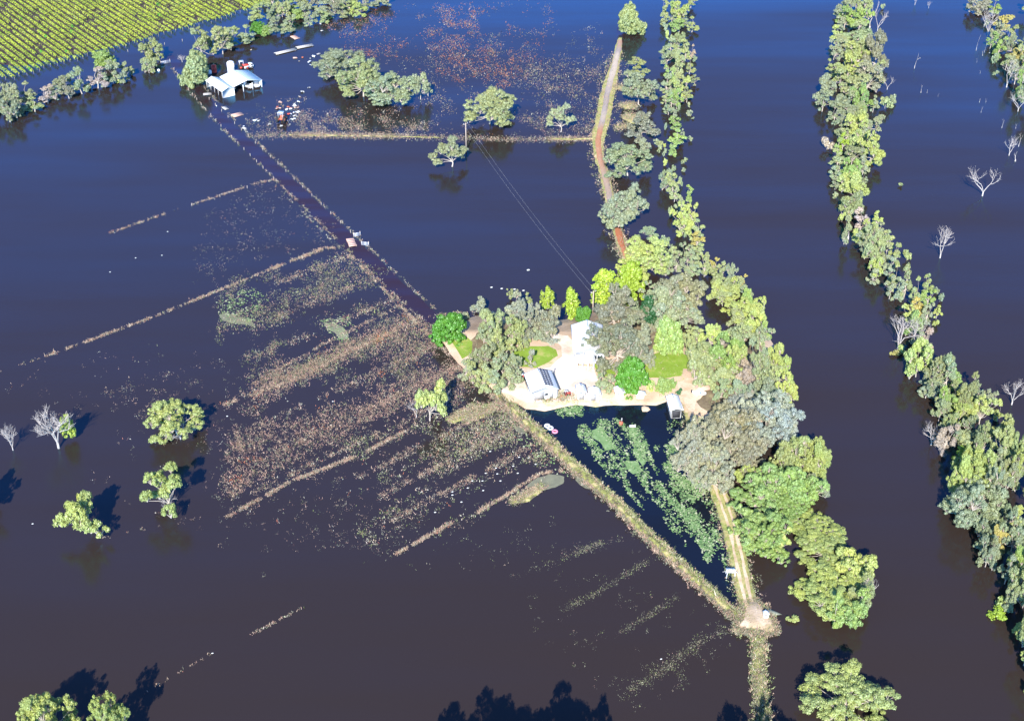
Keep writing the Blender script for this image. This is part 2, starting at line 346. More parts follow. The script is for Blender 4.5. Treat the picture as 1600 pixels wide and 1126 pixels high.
ribbon('levee', B2, BK, M['bank'], 5, 0.8, widths=([0, 0.35, 0.45, 0.55, 0.8, 1], [0.6, 0.75, 1.2, 0.8, 0.7, 0.8]))
TK = [(1078,622),(1084,660),(1098,705),(1113,742),(1130,785),(1144,830),(1155,880),(1163,920),(1173,955),(1187,985)]
ribbon('levee', TK, [(-2.2, -0.3), (-1.6, 0.4), (-0.9, 0.5), (0.9, 0.5), (1.6, 0.4), (2.2, -0.3)], M['verge'], 7, 0.8, zj=0.15)
ribbon('track', TK, [(-1.05, 0.60), (-0.75, 0.62), (-0.4, 0.60)], M['sandtrack'], 8, 0.4, zj=0)
ribbon('track', TK, [(0.3, 0.60), (0.6, 0.62), (0.95, 0.60)], M['sandtrack'], 9, 0.4, zj=0)
ribbon('levee', [(1184,984),(1186,1010),(1185,1050),(1190,1090),(1192,1150)], [(-1.4, -0.2), (-0.7, 0.3), (0, 0.5), (0.8, 0.35), (1.4, -0.2)], M['bank'], 12, 0.6)
sheet('track', [(1164,952),(1171,940),(1181,941),(1191,953),(1204,967),(1209,982),(1196,984),(1184,979),(1170,980),(1154,976),(1162,966)], 0.66, M['sandtrack'], 0.4, 33, skirt=1.0, drop=0.9)
RT = [(971,30),(969,60),(965,85),(958,112),(950,142),(945,172),(940,195),(934,218),(936,245),(945,275),(952,305),(957,332),(966,362),(973,390),(985,410)]
ribbon('levee', RT[1:], [(-2.9, -0.2), (-2.2, 0.2), (-1.2, 0.28), (1.2, 0.28), (2.2, 0.2), (2.9, -0.2)], M['verge'], 14, 1.0, widths=([0, 0.12, 0.2, 0.35, 0.5, 0.6, 1], [0.35, 0.6, 0.85, 1.05, 0.95, 0.6, 0.5]), zj=0.1)
ribbon('track', [(969,64)]+RT[2:], [(-1.5, 0.02), (-1.25, 0.44), (0, 0.46), (1.25, 0.44), (1.5, 0.02)], M['track'], 15, 0.5, widths=([0, 0.08, 0.2, 0.35, 0.6, 1], [0.6, 0.8, 0.85, 0.75, 0.7, 0.65]), zj=0.0, vs=([0, .04, .1, .22, .3, .36, .43, .5, .6, .68, .78, .88, .95, 1], [.6, .5, 0, .05, .3, .35, .1, .8, .75, .5, .4, .9, 1, .8]))
ribbon('road', RT[:3], [(-1.5, 0.007), (1.5, 0.007)], M['roadwater'], 16, 0.3)
ribbon('levee', [(452,211),(520,212),(600,213),(690,215)], [(-0.5, -0.1), (-0.2, 0.12), (0.2, 0.12), (0.5, -0.1)], M['bank'], 17, 0.5)
ribbon('levee', [(862,217),(900,218),(928,217)], [(-0.6, -0.1), (-0.2, 0.15), (0.3, 0.15), (0.6, -0.1)], M['bank'], 18, 0.5)
for i, p in enumerate([[(972,165),(985,160),(994,165),(990,169),(977,170)], [(975,182),(985,178),(1000,181),(1000,190),(990,192),(978,187)],
                       [(963,198),(978,195),(977,199)], [(957,136),(968,133),(972,138),(962,139)],
                       [(735,640),(760,628),(775,628),(772,640),(745,655),(728,660)],
                       [(800,785),(830,766),(848,756),(846,764),(825,780)], [(700,655),(742,636),(748,630),(738,646),(710,657)],
                       [(1003,634),(1009,632),(1014,635),(1015,639),(1010,642),(1003,641)]]):
    o = sheet('mud_bank', p, 0.18, M['sandtrack' if i == 7 else 'bank'], 0.5, 40+i, skirt=0.5, drop=0.3, step=0.8)

# ------------------------------------------------------------------ drowned grass, weed mats
VPX = 3755.0
def sample(poly, n, seed, freq=0.05, thr=0.45, stripe=0.0, gain=2.3, sfreq=85, soft=False):
    P = np.array(poly, float); x0, y0 = P.min(0); x1, y1 = P.max(0); r = np.random.default_rng(seed)
    n = int(n*1.35); thr = thr-0.03; X = r.uniform(x0, x1, n); Y = r.uniform(y0, y1, n)
    ok = inpoly(X + 60*(fbm(X*0.03, Y*0.04, seed+3)-0.5) + r.normal(0, 7, n), Y + 36*(fbm(X*0.03, Y*0.04, seed+4)-0.5) + r.normal(0, 4, n), poly) if soft else inpoly(X, Y, poly)
    ra = fbm(X*freq, Y*freq*1.6, seed+50)
    if stripe:
        t = (Y-HOR)/(VPX-X); ra = ra*(1-stripe) + stripe*fbm(t*sfreq, X*0.004, seed+90, 2)
    fine = vnoise(X*0.35, Y*0.5, seed+77)
    p = np.clip((ra-thr)*gain, 0, 1)*(0.35+0.65*fine)
    ok &= r.random(n) < p
    return np.stack([X[ok], Y[ok]], 1)
def streaks(poly, n, seed, thr=0.46):
    P = np.array(poly, float); x0, y0 = P.min(0); x1, y1 = P.max(0); r = np.random.default_rng(seed)
    X = r.uniform(x0, x1, n); Y = r.uniform(y0, y1, n); ok = inpoly(X, Y, poly)
    a = math.radians(56); U = X*math.cos(a)+Y*math.sin(a); W_ = -X*math.sin(a)+Y*math.cos(a) + 6*np.sin(U*0.03)
    f = fbm(U*0.022, W_*0.11, seed+5, 3)*0.7 + fbm(U*0.2, W_*0.3, seed+9, 2)*0.3
    ok &= r.random(n) < np.clip((f-thr)*5, 0, 1); return np.stack([X[ok], Y[ok]], 1)
def along(pts, n, wpx, seed, gap=0.35):
    P = np.array(pts, float); r = np.random.default_rng(seed); seg = np.linalg.norm(np.diff(P, axis=0), axis=1); cum = np.r_[0, np.cumsum(seg)]
    t = r.uniform(0, cum[-1], n); t = t[fbm(t*0.12, t*0+seed, seed, 3) > gap]
    X = np.interp(t, cum, P[:,0]); Y = np.interp(t, cum, P[:,1])
    return np.stack([X + r.normal(0, wpx*0.5, len(t)), Y + r.normal(0, wpx*0.35, len(t))], 1)
def tufts(name, px, v, label, h=(0.16, 0.42), wid=0.085, z=0.0, seed=1, spread=1.0):
    r = np.random.default_rng(seed); px = np.repeat(px, 4, 0) + r.normal(0, 2.6, (4*len(px), 2))*spread; v = np.clip(np.repeat(v, 4) + r.normal(0, 0.05, 4*len(v)), 0, 1); n = len(px); P = Gn(px, z); B = 2
    P = np.repeat(P, B, 0); vv = np.repeat(v, B*3) ; N_ = len(P)
    a = r.uniform(0, 2*np.pi, N_); hh = r.uniform(h[0], h[1], N_)*np.repeat(r.lognormal(-0.25, 0.4, n), B); ww = wid*r.uniform(0.6, 1.4, N_)
    off = r.normal(0, 0.16, (N_, 2)); le = r.normal(0, 0.5, (N_, 2))*hh[:, None]
    c = np.stack([np.cos(a), np.sin(a), 0*a], 1)*ww[:, None]
    b = P + np.c_[off, np.full(N_, -0.03)]
    V = np.stack([b-c, b+c, b + np.c_[le, hh]], 1).reshape(-1, 3)
    o = obj(name, mesh_np(name, V, [np.arange(len(V)).reshape(-1, 3)], M['tuft'], vv))
    return tag(o, label, 'grass', kind='stuff')
def pick(n, vals, seed):
    r = np.random.default_rng(seed); k = r.integers(0, len(vals), n); return np.array(vals)[k] + r.normal(0, 0.03, n)
straw, pinky, grey, green, white, red = 0.05, 0.3, 0.55, 0.72, 0.85, 0.97
PAD = [(340,440),(420,410),(530,386),(600,440),(690,505),(740,575),(752,610),(700,655),(640,672),(470,748),(355,806),(318,760),(368,640),(330,600),(350,500)]
a = sample([(350,450),(530,386),(640,470),(700,520),(640,600),(400,600),(340,520)], 26000, 1, 0.035, 0.45, 0.5, soft=True)
tufts('drowned_grass', a, pick(len(a), [grey, grey, 0.45, pinky, green, 0.5], 2), 'grey green drowned grass in the paddock below the crossing')
dl_ = []
for i_, t_ in enumerate([.372, .389, .405, .4195, .4353, .452, .468, .482, .4995, .514, .529]):
    x0_, x1_ = [(400, 620), (430, 640), (430, 660), (400, 690), (350, 660), (380, 735), (380, 745), (390, 720), (560, 830), (590, 850), (600, 860)][i_]
    dl_.append(along([(x, HOR + t_*(VPX-x)) for x in np.linspace(x0_, x1_, 12)], 420, 6.5, 400+i_, 0.42))
a = np.concatenate(dl_); a = a[inpoly(a[:,0], a[:,1], [(330,425),(530,386),(600,446),(690,515),(740,585),(800,640),(890,735),(700,830),(600,870),(350,806),(300,640)])]; tufts('drowned_grass', a, pick(len(a), [straw, pinky, white, 0.45, straw], 41), 'brighter diagonal drift lines of dry grass across the paddock', h=(0.14, 0.34), wid=0.08, spread=0.8)
a = sample([(410,570),(600,475),(680,520),(745,605),(640,672),(470,748),(362,800),(345,740),(380,640)], 34000, 3, 0.03, 0.46, 0.8, soft=True)
tufts('drowned_grass', a, np.clip(pick(len(a), [pinky, pinky, straw, pinky, grey, 0.4], 4) + (fbm(a[:,0]*0.03, a[:,1]*0.06, 9) > 0.7)*0.62, 0, 0.97), 'pinkish dry drowned grass in the lower half of the paddock')
a = np.concatenate([sample([(545,690),(640,672),(700,650),(760,620),(800,650),(870,715),(870,740),(800,770),(700,818),(620,866),(560,850),(520,760)], 17000, 5, 0.035, 0.48, 0.75, soft=True),
                    sample([(690,600),(780,600),(880,710),(860,735),(760,700),(640,672)], 7000, 6, 0.04, 0.4, 0.4)])
tufts('drowned_grass', a, pick(len(a), [grey, green, 0.45, green, straw, white], 6), 'olive drowned grass between the lone pale tree and the levee')
a = np.concatenate([sample([(300,330),(430,285),(535,382),(440,400),(300,440)], 3200, 7, 0.11, 0.46, 0.2, 1.6, soft=True), sample([(150,600),(360,560),(360,640),(250,660),(180,640)], 1500, 8, 0.05, 0.52, 0, 4),
                    sample([(290,640),(380,620),(400,830),(340,800)], 1300, 9, 0.08, 0.48, 0, 2), sample([(420,720),(620,700),(640,860),(400,860)], 2200, 10, 0.08, 0.48, 0.3, 1.6),
                    sample([(560,560),(570,570),(330,420),(0,600),(150,760),(420,900)], 900, 11, 0.02, 0.45, 0, 4)])
tufts('drowned_grass', a, pick(len(a), [white, 0.2, pinky, straw, 0.45, grey], 12), 'scattered pale tips of drowned grass west of the road', h=(0.1, 0.28), wid=0.07)
a = np.concatenate([along([(885,871),(942,846)], 90, 4, 1), along([(800,900),(885,871),(1000,830)], 90, 6, 2), along([(880,952),(932,926),(1015,874)], 190, 4, 3, 0.4), along([(960,994),(1067,926)], 120, 5, 4),
                    along([(985,1078),(1032,1049),(1095,1001)], 260, 8, 5), along([(1095,1000),(1135,985)], 60, 9, 6), sample([(960,1100),(1000,1040),(1110,980),(1150,1000),(1100,1060),(1000,1110)], 900, 13, 0.06, 0.5, 0, 4),
                    sample([(780,860),(960,840),(1100,940),(1160,1000),(960,1110),(840,1000)], 1200, 14, 0.03, 0.5, 0.3, 3), sample([(640,700),(900,760),(820,900),(560,880)], 1200, 15, 0.04, 0.5, 0.3, 3)])
tufts('drowned_grass', a, pick(len(a), [grey, grey, green, 0.45], 16), 'thin olive lines of drowned grass in the lower field', h=(0.08, 0.22), wid=0.08)
fl = [([(70,557),(240,495),(395,432),(507,387),(522,388)], 900, 2.0), ([(172,364),(275,328),(399,287),(428,281)], 260, 1.2), ([(617,866),(660,842),(707,816)], 360, 3.0),
      ([(745,801),(799,769),(845,739),(878,736)], 420, 3.0), ([(354,808),(399,783),(457,751),(565,709),(637,671)], 900, 3.2), ([(350,632),(470,590),(545,550),(620,515)], 520, 4.0),
      ([(395,600),(520,530),(640,470)], 300, 5.0), ([(390,992),(483,944)], 45, 1.2), ([(229,1079),(332,1020)], 16, 1.0), ([(0,580),(70,557)], 16, 1.0), ([(160,840),(352,800)], 16, 2),
      ([(405,428),(507,388)], 300, 4.5), ([(540,392),(590,442),(645,498),(695,548),(740,600)], 500, 3)]
a = np.concatenate([along(p, n, w_*0.75, 60+i, 0.38) for i, (p, n, w_) in enumerate(fl)])
tufts('drowned_grass', a, pick(len(a), [straw, straw, pinky, white, 0.45], 17), 'pale straw grass along the drowned fence lines of the paddocks', h=(0.14, 0.36), spread=0.35)
a = np.concatenate([along([(x-12-(y-100)*0.006, y+1) for x, y in RD[:11]], 560, 2.0, 80, 0.42), along([(x+12+(y-100)*0.02, y-4) for x, y in RD[1:11]], 560, 1.6, 81, 0.42), along([(680,492),(720,488),(742,492)], 60, 2, 82),
                    along([(x-18, y+6) for x, y in RD[4:11]], 200, 1.5, 83, 0.5)])
tufts('drowned_grass', a, pick(len(a), [white, straw, white, grey, 0.45], 18), 'pale grass tips lining both edges of the flooded road', h=(0.14, 0.36), spread=0.35)
a = np.concatenate([sample([(470,172),(560,172),(640,190),(700,192),(690,211),(470,211),(440,205)], 5200, 21, 0.05, 0.4, 0), sample([(430,195),(480,185),(640,150),(700,190),(600,205)], 2500, 22, 0.06, 0.5, 0)])
tufts('drowned_grass', a, pick(len(a), [pinky, straw, straw, white, grey], 22), 'pink straw grass below the three spreading trees', h=(0.14, 0.36))
a = np.concatenate([sample([(500,40),(620,10),(860,0),(870,100),(780,140),(700,130),(520,70)], 9000, 23, 0.035, 0.50, 0), sample([(650,20),(740,20),(780,100),(720,130),(680,110)], 4200, 29, 0.05, 0.46, 0)])
tufts('drowned_weeds', a, pick(len(a), [red, red, red, pinky, 0.45], 24), 'rust red drowned weeds in the far paddock', h=(0.15, 0.4))
a = np.concatenate([sample([(690,60),(950,40),(950,110),(925,210),(860,215),(700,215),(620,110)], 6500, 25, 0.04, 0.5, 0), sample([(480,90),(560,60),(600,80),(700,70),(700,140),(660,110)], 1200, 26, 0.06, 0.5, 0),
                    sample([(380,170),(480,150),(480,210),(390,212)], 1300, 27, 0.08, 0.45, 0), along([(385,213),(455,211),(560,212),(700,215),(800,218),(930,217)], 1100, 2, 28, 0.2), along([(455,211),(560,212),(640,213)], 800, 1.5, 29, 0.2), along([(860,217),(930,217)], 250, 2, 30, 0.1), sample([(815,100),(940,100),(928,205),(860,212),(800,180)], 3500, 30, 0.05, 0.46, 0)])
tufts('drowned_grass', a, pick(len(a), [pinky, straw, grey, white, 0.45], 26), 'patchy drowned grass either side of the far tree clump', h=(0.12, 0.4))
# grass and weeds growing on the banks
def bankgrass(px, w_, n, z, vals, label, seed, h=(0.2, 0.5)):
    a = along(px, n, w_, seed, 0.25); tufts('bank_grass', a, pick(len(a), vals, seed), label, h=h, z=z, wid=0.12, seed=seed, spread=0.7)
bankgrass([(x+5, y-4) for x, y in B2], 4, 1500, 0.3, [green, green, 0.66, straw], 'green grass on the pond side of the diagonal levee', 191)
bankgrass([(x-4, y+3) for x, y in B2], 6, 1500, 0.25, [straw, 0.2, grey, 0.45, grey], 'straw and green grass on the diagonal levee by the pond', 91)
bankgrass(TK, 18, 3000, 0.35, [green, 0.45, straw, green], 'short grass on the verges of the sandy levee track', 92, (0.1, 0.3))
bankgrass([(1184,984),(1186,1010),(1185,1050),(1190,1090),(1192,1150)], 12, 1500, 0.25, [green, straw, green, grey], 'green grass on the levee south of the junction', 93)
bankgrass(RT[2:], 14, 1800, 0.25, [0.45, straw, green, 0.45], 'yellow grass beside the red dirt track', 94, (0.15, 0.45))
bankgrass([(1150,985),(1160,952),(1172,938),(1190,948),(1206,968),(1212,985),(1180,988),(1150,984)], 7, 1300, 0.35, [green, straw, 0.45, grey], 'grass fringing the sandy junction pad', 99)
a = sample([(700,500),(1060,500),(1230,600),(1200,650),(1090,650),(1066,622),(1000,626),(830,632),(760,600),(720,560)], 9000, 95, 0.06, 0.5, 0)
k = ~inpoly(a[:,0], a[:,1], [(782,612),(800,575),(858,572),(878,550),(868,520),(890,524),(902,570),(935,590),(940,622),(820,629)])
a = a[k]; tufts('island_grass', a, pick(len(a), [green, green, straw, 0.45], 96), 'tufts of grass over the homestead island', h=(0.15, 0.4), z=0.68)
a = sample([(830,612),(872,612),(900,618),(902,624),(835,626)], 900, 97, 0.1, 0.2, 0)
tufts('garden_weeds', a, pick(len(a), [green, green, grey, 0.93], 98), 'low green weeds along the front of the solar shed', h=(0.2, 0.6), z=0.7)

for i, (pp, n_) in enumerate([([(970,165),(994,165)], 120), ([(975,182),(1002,186)], 160), ([(962,199),(980,196)], 60), ([(955,138),(974,135)], 60), ([(728,656),(775,632)], 260), ([(800,783),(848,758)], 160), ([(700,656),(748,632)], 160)]):
    bankgrass(pp, 8, n_*3, 0.15, [0.45, green, straw, 0.45], 'yellow green grass on ' + ['the upper mud bank right of the red track', 'the middle mud bank right of the red track', 'the lower mud bank right of the red track', 'the first mud spit off the red track', 'the mud bank below the pale trunked gum', 'the mud bank at the levee bend', 'the mud bank left of the levee corner'][i], 300+i, (0.1, 0.35))
def pads(name, px, v, label, size=(0.25, 0.6), z=0.03, seed=1):
    """flat floating leaves and scraps of weed"""
    r = np.random.default_rng(seed); px = np.repeat(px, 2, 0) + r.normal(0, 1.5, (2*len(px), 2)); v = np.clip(np.repeat(v, 2) + r.normal(0, .15, 2*len(v)), 0, 1); n = len(px); P = Gn(px, z) + np.c_[np.zeros((n, 2)), r.uniform(0, 0.05, n)]
    K = 6; a = np.linspace(0, 2*np.pi, K, endpoint=False)[None] + r.uniform(0, 6, n)[:, None]
    rad = r.uniform(size[0], size[1], n)[:, None]*r.uniform(0.6, 1.25, (n, K))
    V = np.stack([P[:, 0:1]+rad*np.cos(a), P[:, 1:2]+rad*np.sin(a), P[:, 2:3]+r.normal(0, 0.03, (n, K))], 2).reshape(-1, 3)
    o = obj(name, mesh_np(name, V, [np.arange(len(V)).reshape(-1, K)], M['mat'], np.repeat(v, K)))
    return tag(o, label, 'water weed', kind='stuff')
POND = [(905,665),(930,655),(965,655),(985,658),(1005,672),(1020,720),(1040,755),(1052,745),(1080,745),(1100,770),(1125,820),(1130,870),(1110,880),(1060,845),(1000,790),(950,740),(915,700),(900,680)]
a = np.concatenate([streaks(POND, 24000, 101, 0.49), streaks([(975,665),(1000,665),(1030,745),(1120,830),(1110,860),(1040,800),(980,730)], 9000, 102, 0.47),
                    sample([(1020,700),(1060,690),(1085,740),(1120,770),(1085,780),(1040,735)], 4500, 103, 0.08, 0.42, 0, 4), sample([(1040,655),(1065,660),(1075,710),(1050,700)], 500, 104, 0.1, 0.5, 0, 4),
                    sample([(870,635),(910,632),(910,650),(872,648)], 500, 105, 0.12, 0.35, 0, 5), sample([(1098,770),(1130,800),(1150,900),(1160,940),(1140,935),(1125,860)], 1100, 106, 0.1, 0.45, 0, 5)])
r_ = np.random.default_rng(3)
pads('water_weed', a, np.clip(r_.normal(0.5, 0.3, len(a)), 0, 1), 'pale green weed floating over the dark pond', (0.06, 0.26), seed=4)
a = np.concatenate([sample([(340,470),(360,455),(400,450),(420,470),(400,500),(370,510),(345,500)], 900, 111, 0.08, 0.35), sample([(500,500),(540,490),(560,520),(530,540)], 600, 112, 0.08, 0.35),
                    sample([(790,640),(860,700),(900,740),(880,745),(820,700),(770,640)], 1300, 113, 0.08, 0.42)])
pads('water_weed', a, np.clip(r_.normal(0.7, 0.2, len(a)), 0, 1), 'grey scraps of weed floating among the paddock grass', (0.08, 0.25), seed=5)
for i, (p, m_, lab) in enumerate([([(925,672),(938,665),(948,674),(957,688),(958,700),(948,703),(938,692),(928,682)], 'greenmat', 'long green algae mat on the upper left of the pond'),
        ([(983,668),(994,668),(996,680),(990,684),(984,680)], 'greenmat', 'square green algae mat beside the white board'),
        ([(990,700),(1000,705),(1008,722),(1004,728),(994,716)], 'greenmat', 'narrow green algae mat in the middle of the pond'),
        ([(978,720),(995,720),(1002,735),(990,740),(980,732)], 'greenmat', 'broad green algae mat in the middle of the pond'),
        ([(342,492),(355,488),(370,496),(390,498),(400,512),(385,506),(362,505),(346,500)], 'duck', 'grey duckweed mat at the western edge of the paddock'),
        ([(505,503),(520,506),(535,510),(545,525),(535,532),(524,522),(510,512)], 'duck', 'grey duckweed mat in the middle of the paddock'),
        ([(822,762),(840,745),(862,741),(881,744),(880,755),(868,762),(848,765),(835,768)], 'duck', 'round olive duckweed mat against the levee bend'),
        ([(818,768),(830,760),(834,768),(826,774)], 'duck', 'small olive duckweed mat west of the levee bend'),
        ([(900,738),(925,752),(935,765),(915,762),(900,750)], 'duck', 'thin duckweed mat along the foot of the levee'),
        ([(800,660),(815,668),(822,676),(812,678),(803,670)], 'duck', 'small grey duckweed patch near the solar shed corner')]):
    tag(sheet('weed_mat', p, 0.016, M[m_], 0.35, 60+i, kind=None, step=0.7), lab, 'weed mat', 'mats of floating weed', 'stuff')

# ------------------------------------------------------------------ trees
def leaves(Cn, nr, size, r):
    n = len(Cn); nr = nr/np.linalg.norm(nr, axis=1, keepdims=True)
    t = np.cross(nr, r.normal(size=(n, 3))); t /= np.linalg.norm(t, axis=1, keepdims=True); b = np.cross(nr, t)
    a = (size*r.uniform(0.55, 1.2, n))[:, None]; c = a*0.72
    V = np.stack([Cn-t*a, Cn-b*c, Cn+t*a, Cn+b*c], 1)
    return V.reshape(-1, 3)
def sph(n, r, zmin=-1.0):
    d = r.normal(size=(n*4+30, 3)); d /= np.linalg.norm(d, axis=1, keepdims=True); d = d[d[:, 2] > zmin][:n]
    return d
def crown_tree(seed, R, T, cf, af, nl, nc, nleaf, rc, leaf, style='gum', bare=0.0):
    """one tree: lobes of the crown > clumps > leaf sprays, and limbs that reach the lobes"""
    r = np.random.default_rng(seed); mb = MB(); Vs = []; vs = []; lob = []
    cz, az = cf*T, af*T
    if style == 'poplar':
        for k in range(nl):
            f = (k+0.5)/nl; prof = R*(math.sin(math.pi*min(1, f*0.9+0.1))**0.7)*(0.95 if f < 0.75 else 1.0)
            a = r.uniform(0, 6.28); rr = prof*0.45
            lob.append((np.array([rr*math.cos(a), rr*math.sin(a), cz-az*0.95+2*az*f*0.92]), prof*0.62+0.3, 1.35))
    else:
        for k in range(nl):
            d = sph(1, r, -0.6)[0]; q = (r.uniform(0.42, 0.78) if style == 'dense' else r.uniform(0.45, 1.0)) if k else 0.1
            rl = R*(r.uniform(0.34, 0.50) if style == 'dense' else r.uniform(0.2, 0.38))
            lob.append((np.array([d[0]*(R-rl*0.6)*q*1.25, d[1]*(R-rl*0.6)*q*1.25, cz + d[2]*(az-rl*0.35)*q*1.2]), rl, 0.68))
    for k, (c, rl, sq) in enumerate(lob):
        dd = sph(int(nc*(1-0.5*bare*(k % 3 == 0))), r, {'gum': 0.0, 'tall': -0.15}.get(style, -0.6))
        cc = c + dd*np.array([1, 1, sq])*rl*r.uniform(0.62, 1.0, (len(dd), 1))
        tone = r.uniform(0.15, 0.85)
        for c1 in cc:
            if c1[2] < 0.25: continue
            rr = rc*r.uniform(0.65, 1.25); ld = sph(nleaf, r, -0.35); e = np.array([1, 1, 0.62 if style != 'poplar' else 1.5])
            pp = c1 + ld*e*rr*r.uniform(0.55, 1.05, (len(ld), 1))
            nn = ld/e + r.normal(0, 0.45, (len(ld), 3)) + np.array([0, 0, 0.35])
            Vs.append(leaves(pp, nn, leaf, r)); tv = np.clip(tone + r.normal(0, 0.16), 0, 1)
            vs.append(np.repeat(np.clip(tv + r.normal(0, 0.08, len(ld)), 0, 1), 4))
        if style in ('gum', 'tall') :
            for c1 in cc[::2]: mb.tube([c-np.array([0, 0, rl*.3]), (c+c1)/2+np.array([0, 0, -0.15]), c1], [0.09, 0.06, 0.03], 4, False)
    V = np.concatenate(Vs); mb_limbs = len(mb.V)
    h_ = np.hypot(V[:, 0], V[:, 1]); kx = R/np.percentile(h_, 97.5); z0, z1 = np.percentile(V[:, 2], 1.5), np.percentile(V[:, 2], 99.8)
    t0, t1 = max(0.25, (cf-af)*T), T; V = V*np.array([kx, kx, 1]); V[:, 2] = np.maximum(0.08, t0 + (V[:, 2]-z0)*(t1-t0)/(z1-z0))
    lob = [(np.array([c[0]*kx, c[1]*kx, t0 + (c[2]-z0)*(t1-t0)/(z1-z0)-rl*.35]), rl, sq) for c, rl, sq in lob]
    for i_ in range(len(mb.V)): mb.V[i_] = mb.V[i_]*np.array([kx, kx, 1]); mb.V[i_][:, 2] = t0 + (mb.V[i_][:, 2]-z0)*(t1-t0)/(z1-z0)
    cm = mesh_np('crown', V, [np.arange(len(V)).reshape(-1, 4)], M['leaf'], np.concatenate(vs))
    fork = T*(0.22 if style == 'gum' else 0.3); r0 = 0.019*T
    mb.tube([(0, 0, -1.5), (0, 0, 0), (r.normal(0, .1), r.normal(0, .1), fork*0.6), (0, 0, fork)], [r0*1.5, r0*1.25, r0, r0*0.95], 8)
    for c, rl, sq in lob:
        mid = c*np.array([0.45, 0.45, 0]) + np.array([0, 0, fork+(c[2]-fork)*0.55]) + r.normal(0, 0.25, 3)
        mb.tube([(0, 0, fork*0.9), tuple(mid*0.5+np.array([0, 0, fork*0.5])), tuple(mid), tuple(c)], [r0*0.6, r0*0.5, r0*0.36, r0*0.2], 5, False)
    return mb.mesh('trunk', M['bark'], True), cm
def dead_mesh(seed, R, T, forks=4, depth=4, twig=True, spread=0.5, extra=0):
    r = np.random.default_rng(seed); mb = MB()
    def grow(p, d, L, rad, lev):
        n = 3; pts = [p]; 
        for i in range(n):
            d = (d + Vector(r.normal(0, 0.16, 3))).normalized(); d.z += 0.05; pts.append(pts[-1] + d*L/n)
        mb.tube(pts, [rad, rad*0.85, rad*0.72, rad*0.58], 6 if lev > 1 else 4, False)
        if lev <= 0: return
        for k in range(2 if lev < 3 else 3):
            nd = (d + Vector(r.normal(0, spread, 3))).normalized(); nd.z = abs(nd.z)*0.8+0.12
            grow(pts[-1], nd.normalized(), L*r.uniform(0.55, 0.8), rad*0.58, lev-1)
            for _e in range((1+extra) if twig and lev < (4 if extra else 3) else 0): grow(pts[1+k % 2], (nd + Vector(r.normal(0, 0.5, 3))).normalized(), L*0.45, rad*0.3, 0)
    r0 = 0.027*T
    for k in range(forks):
        a = 6.28*k/forks + r.uniform(0, 1); s = spread*r.uniform(0.5, 1.1)
        d = Vector((math.cos(a)*s, math.sin(a)*s, 1)).normalized()
        grow(Vector((0, 0, T*0.12)), d, T*0.36, r0*0.7, depth-1)
    mb.tube([(0, 0, -1.5), (0, 0, T*0.05), (0, 0, T*0.15)], [r0*1.4, r0*1.2, r0], 8)
    V = np.concatenate(mb.V); hor = np.percentile(np.abs(V[:, :2]), 98); V[:, :2] *= R/hor; V[:, 2] = np.where(V[:, 2] > 0, V[:, 2]*T/V[:, 2].max(), V[:, 2])
    return mesh_np('branches', V, [mb.F[3], mb.F[4]], M['deadwood'], smooth=True)
# kind: R0, T0, crown centre and half height as fractions of T0, meshes
K = {}
K['L'] = (9.0, 13.0, .58, .42, [crown_tree(100+i, 9.0, 13.0, .58, .42, 29, 17, 105, 0.85, 0.152) for i in range(4)])
K['G'] = (5.5, 9.0, .57, .43, [crown_tree(200+i, 5.5, 9.0, .57, .43, 16, 14, 90, 0.66, 0.14) for i in range(6)])
K['T'] = (3.0, 8.5, .55, .45, [crown_tree(300+i, 3.0, 8.5, .55, .45, 13, 12, 76, 0.52, 0.132, 'tall') for i in range(6)])
K['U'] = (5.5, 9.0, .64, .36, [crown_tree(250+i, 5.5, 9.0, .64, .36, 11, 13, 90, 0.62, 0.14) for i in range(4)])
K['B'] = (4.0, 7.0, .52, .48, [(dead_mesh(760+i, 4.0, 7.0, 5, 5, True, 0.75, 2), None) for i in range(2)])
K['S'] = (1.8, 2.6, .45, .55, [crown_tree(400+i, 1.8, 2.6, .48, .5, 5, 7, 34, 0.5, 0.19, 'dense') for i in range(4)])
K['R'] = (4.0, 6.5, .52, .48, [crown_tree(500+i, 4.0, 6.5, .52, .46, 14, 19, 84, 0.65, 0.148, 'dense') for i in range(3)])
K['P'] = (2.4, 8.5, .52, .48, [crown_tree(600+i, 2.4, 8.5, .52, .47, 12, 10, 40, 0.55, 0.22, 'poplar') for i in range(3)])
K['D'] = (4.5, 7.0, .55, .45, [(dead_mesh(700+i, 4.5, 7.0, 3+i % 3, 5, True, 0.6), None) for i in range(4)])
K['X'] = (1.2, 4.5, .55, .45, [(dead_mesh(720+i, 1.2, 4.5, 1, 3, False, 0.35), None) for i in range(4)])
COL = {'g': ((0.255, 0.285, 0.170), 'grey green'), 'o': ((0.285, 0.325, 0.150), 'olive green'), 'y': ((0.355, 0.405, 0.130), 'yellow green'), 'b': ((0.245, 0.345, 0.105), 'fresh green'),
       't': ((0.235, 0.285, 0.175), 'bluish green'), 'k': ((0.225, 0.228, 0.165), 'dull dark green'), 's': ((0.285, 0.305, 0.250), 'silver'), 'p': ((0.377, 0.303, 0.262), 'pinkish brown'),
       'w': ((0.410, 0.344, 0.107), 'golden yellow'), 'n': ((0.285, 0.275, 0.180), 'brownish olive'), 'l': ((0.300, 0.410, 0.045), 'bright lime green'), 'v': ((0.085, 0.235, 0.025), 'vivid green'), 'd': ((0.029, 0.107, 0.037), 'deep green')}
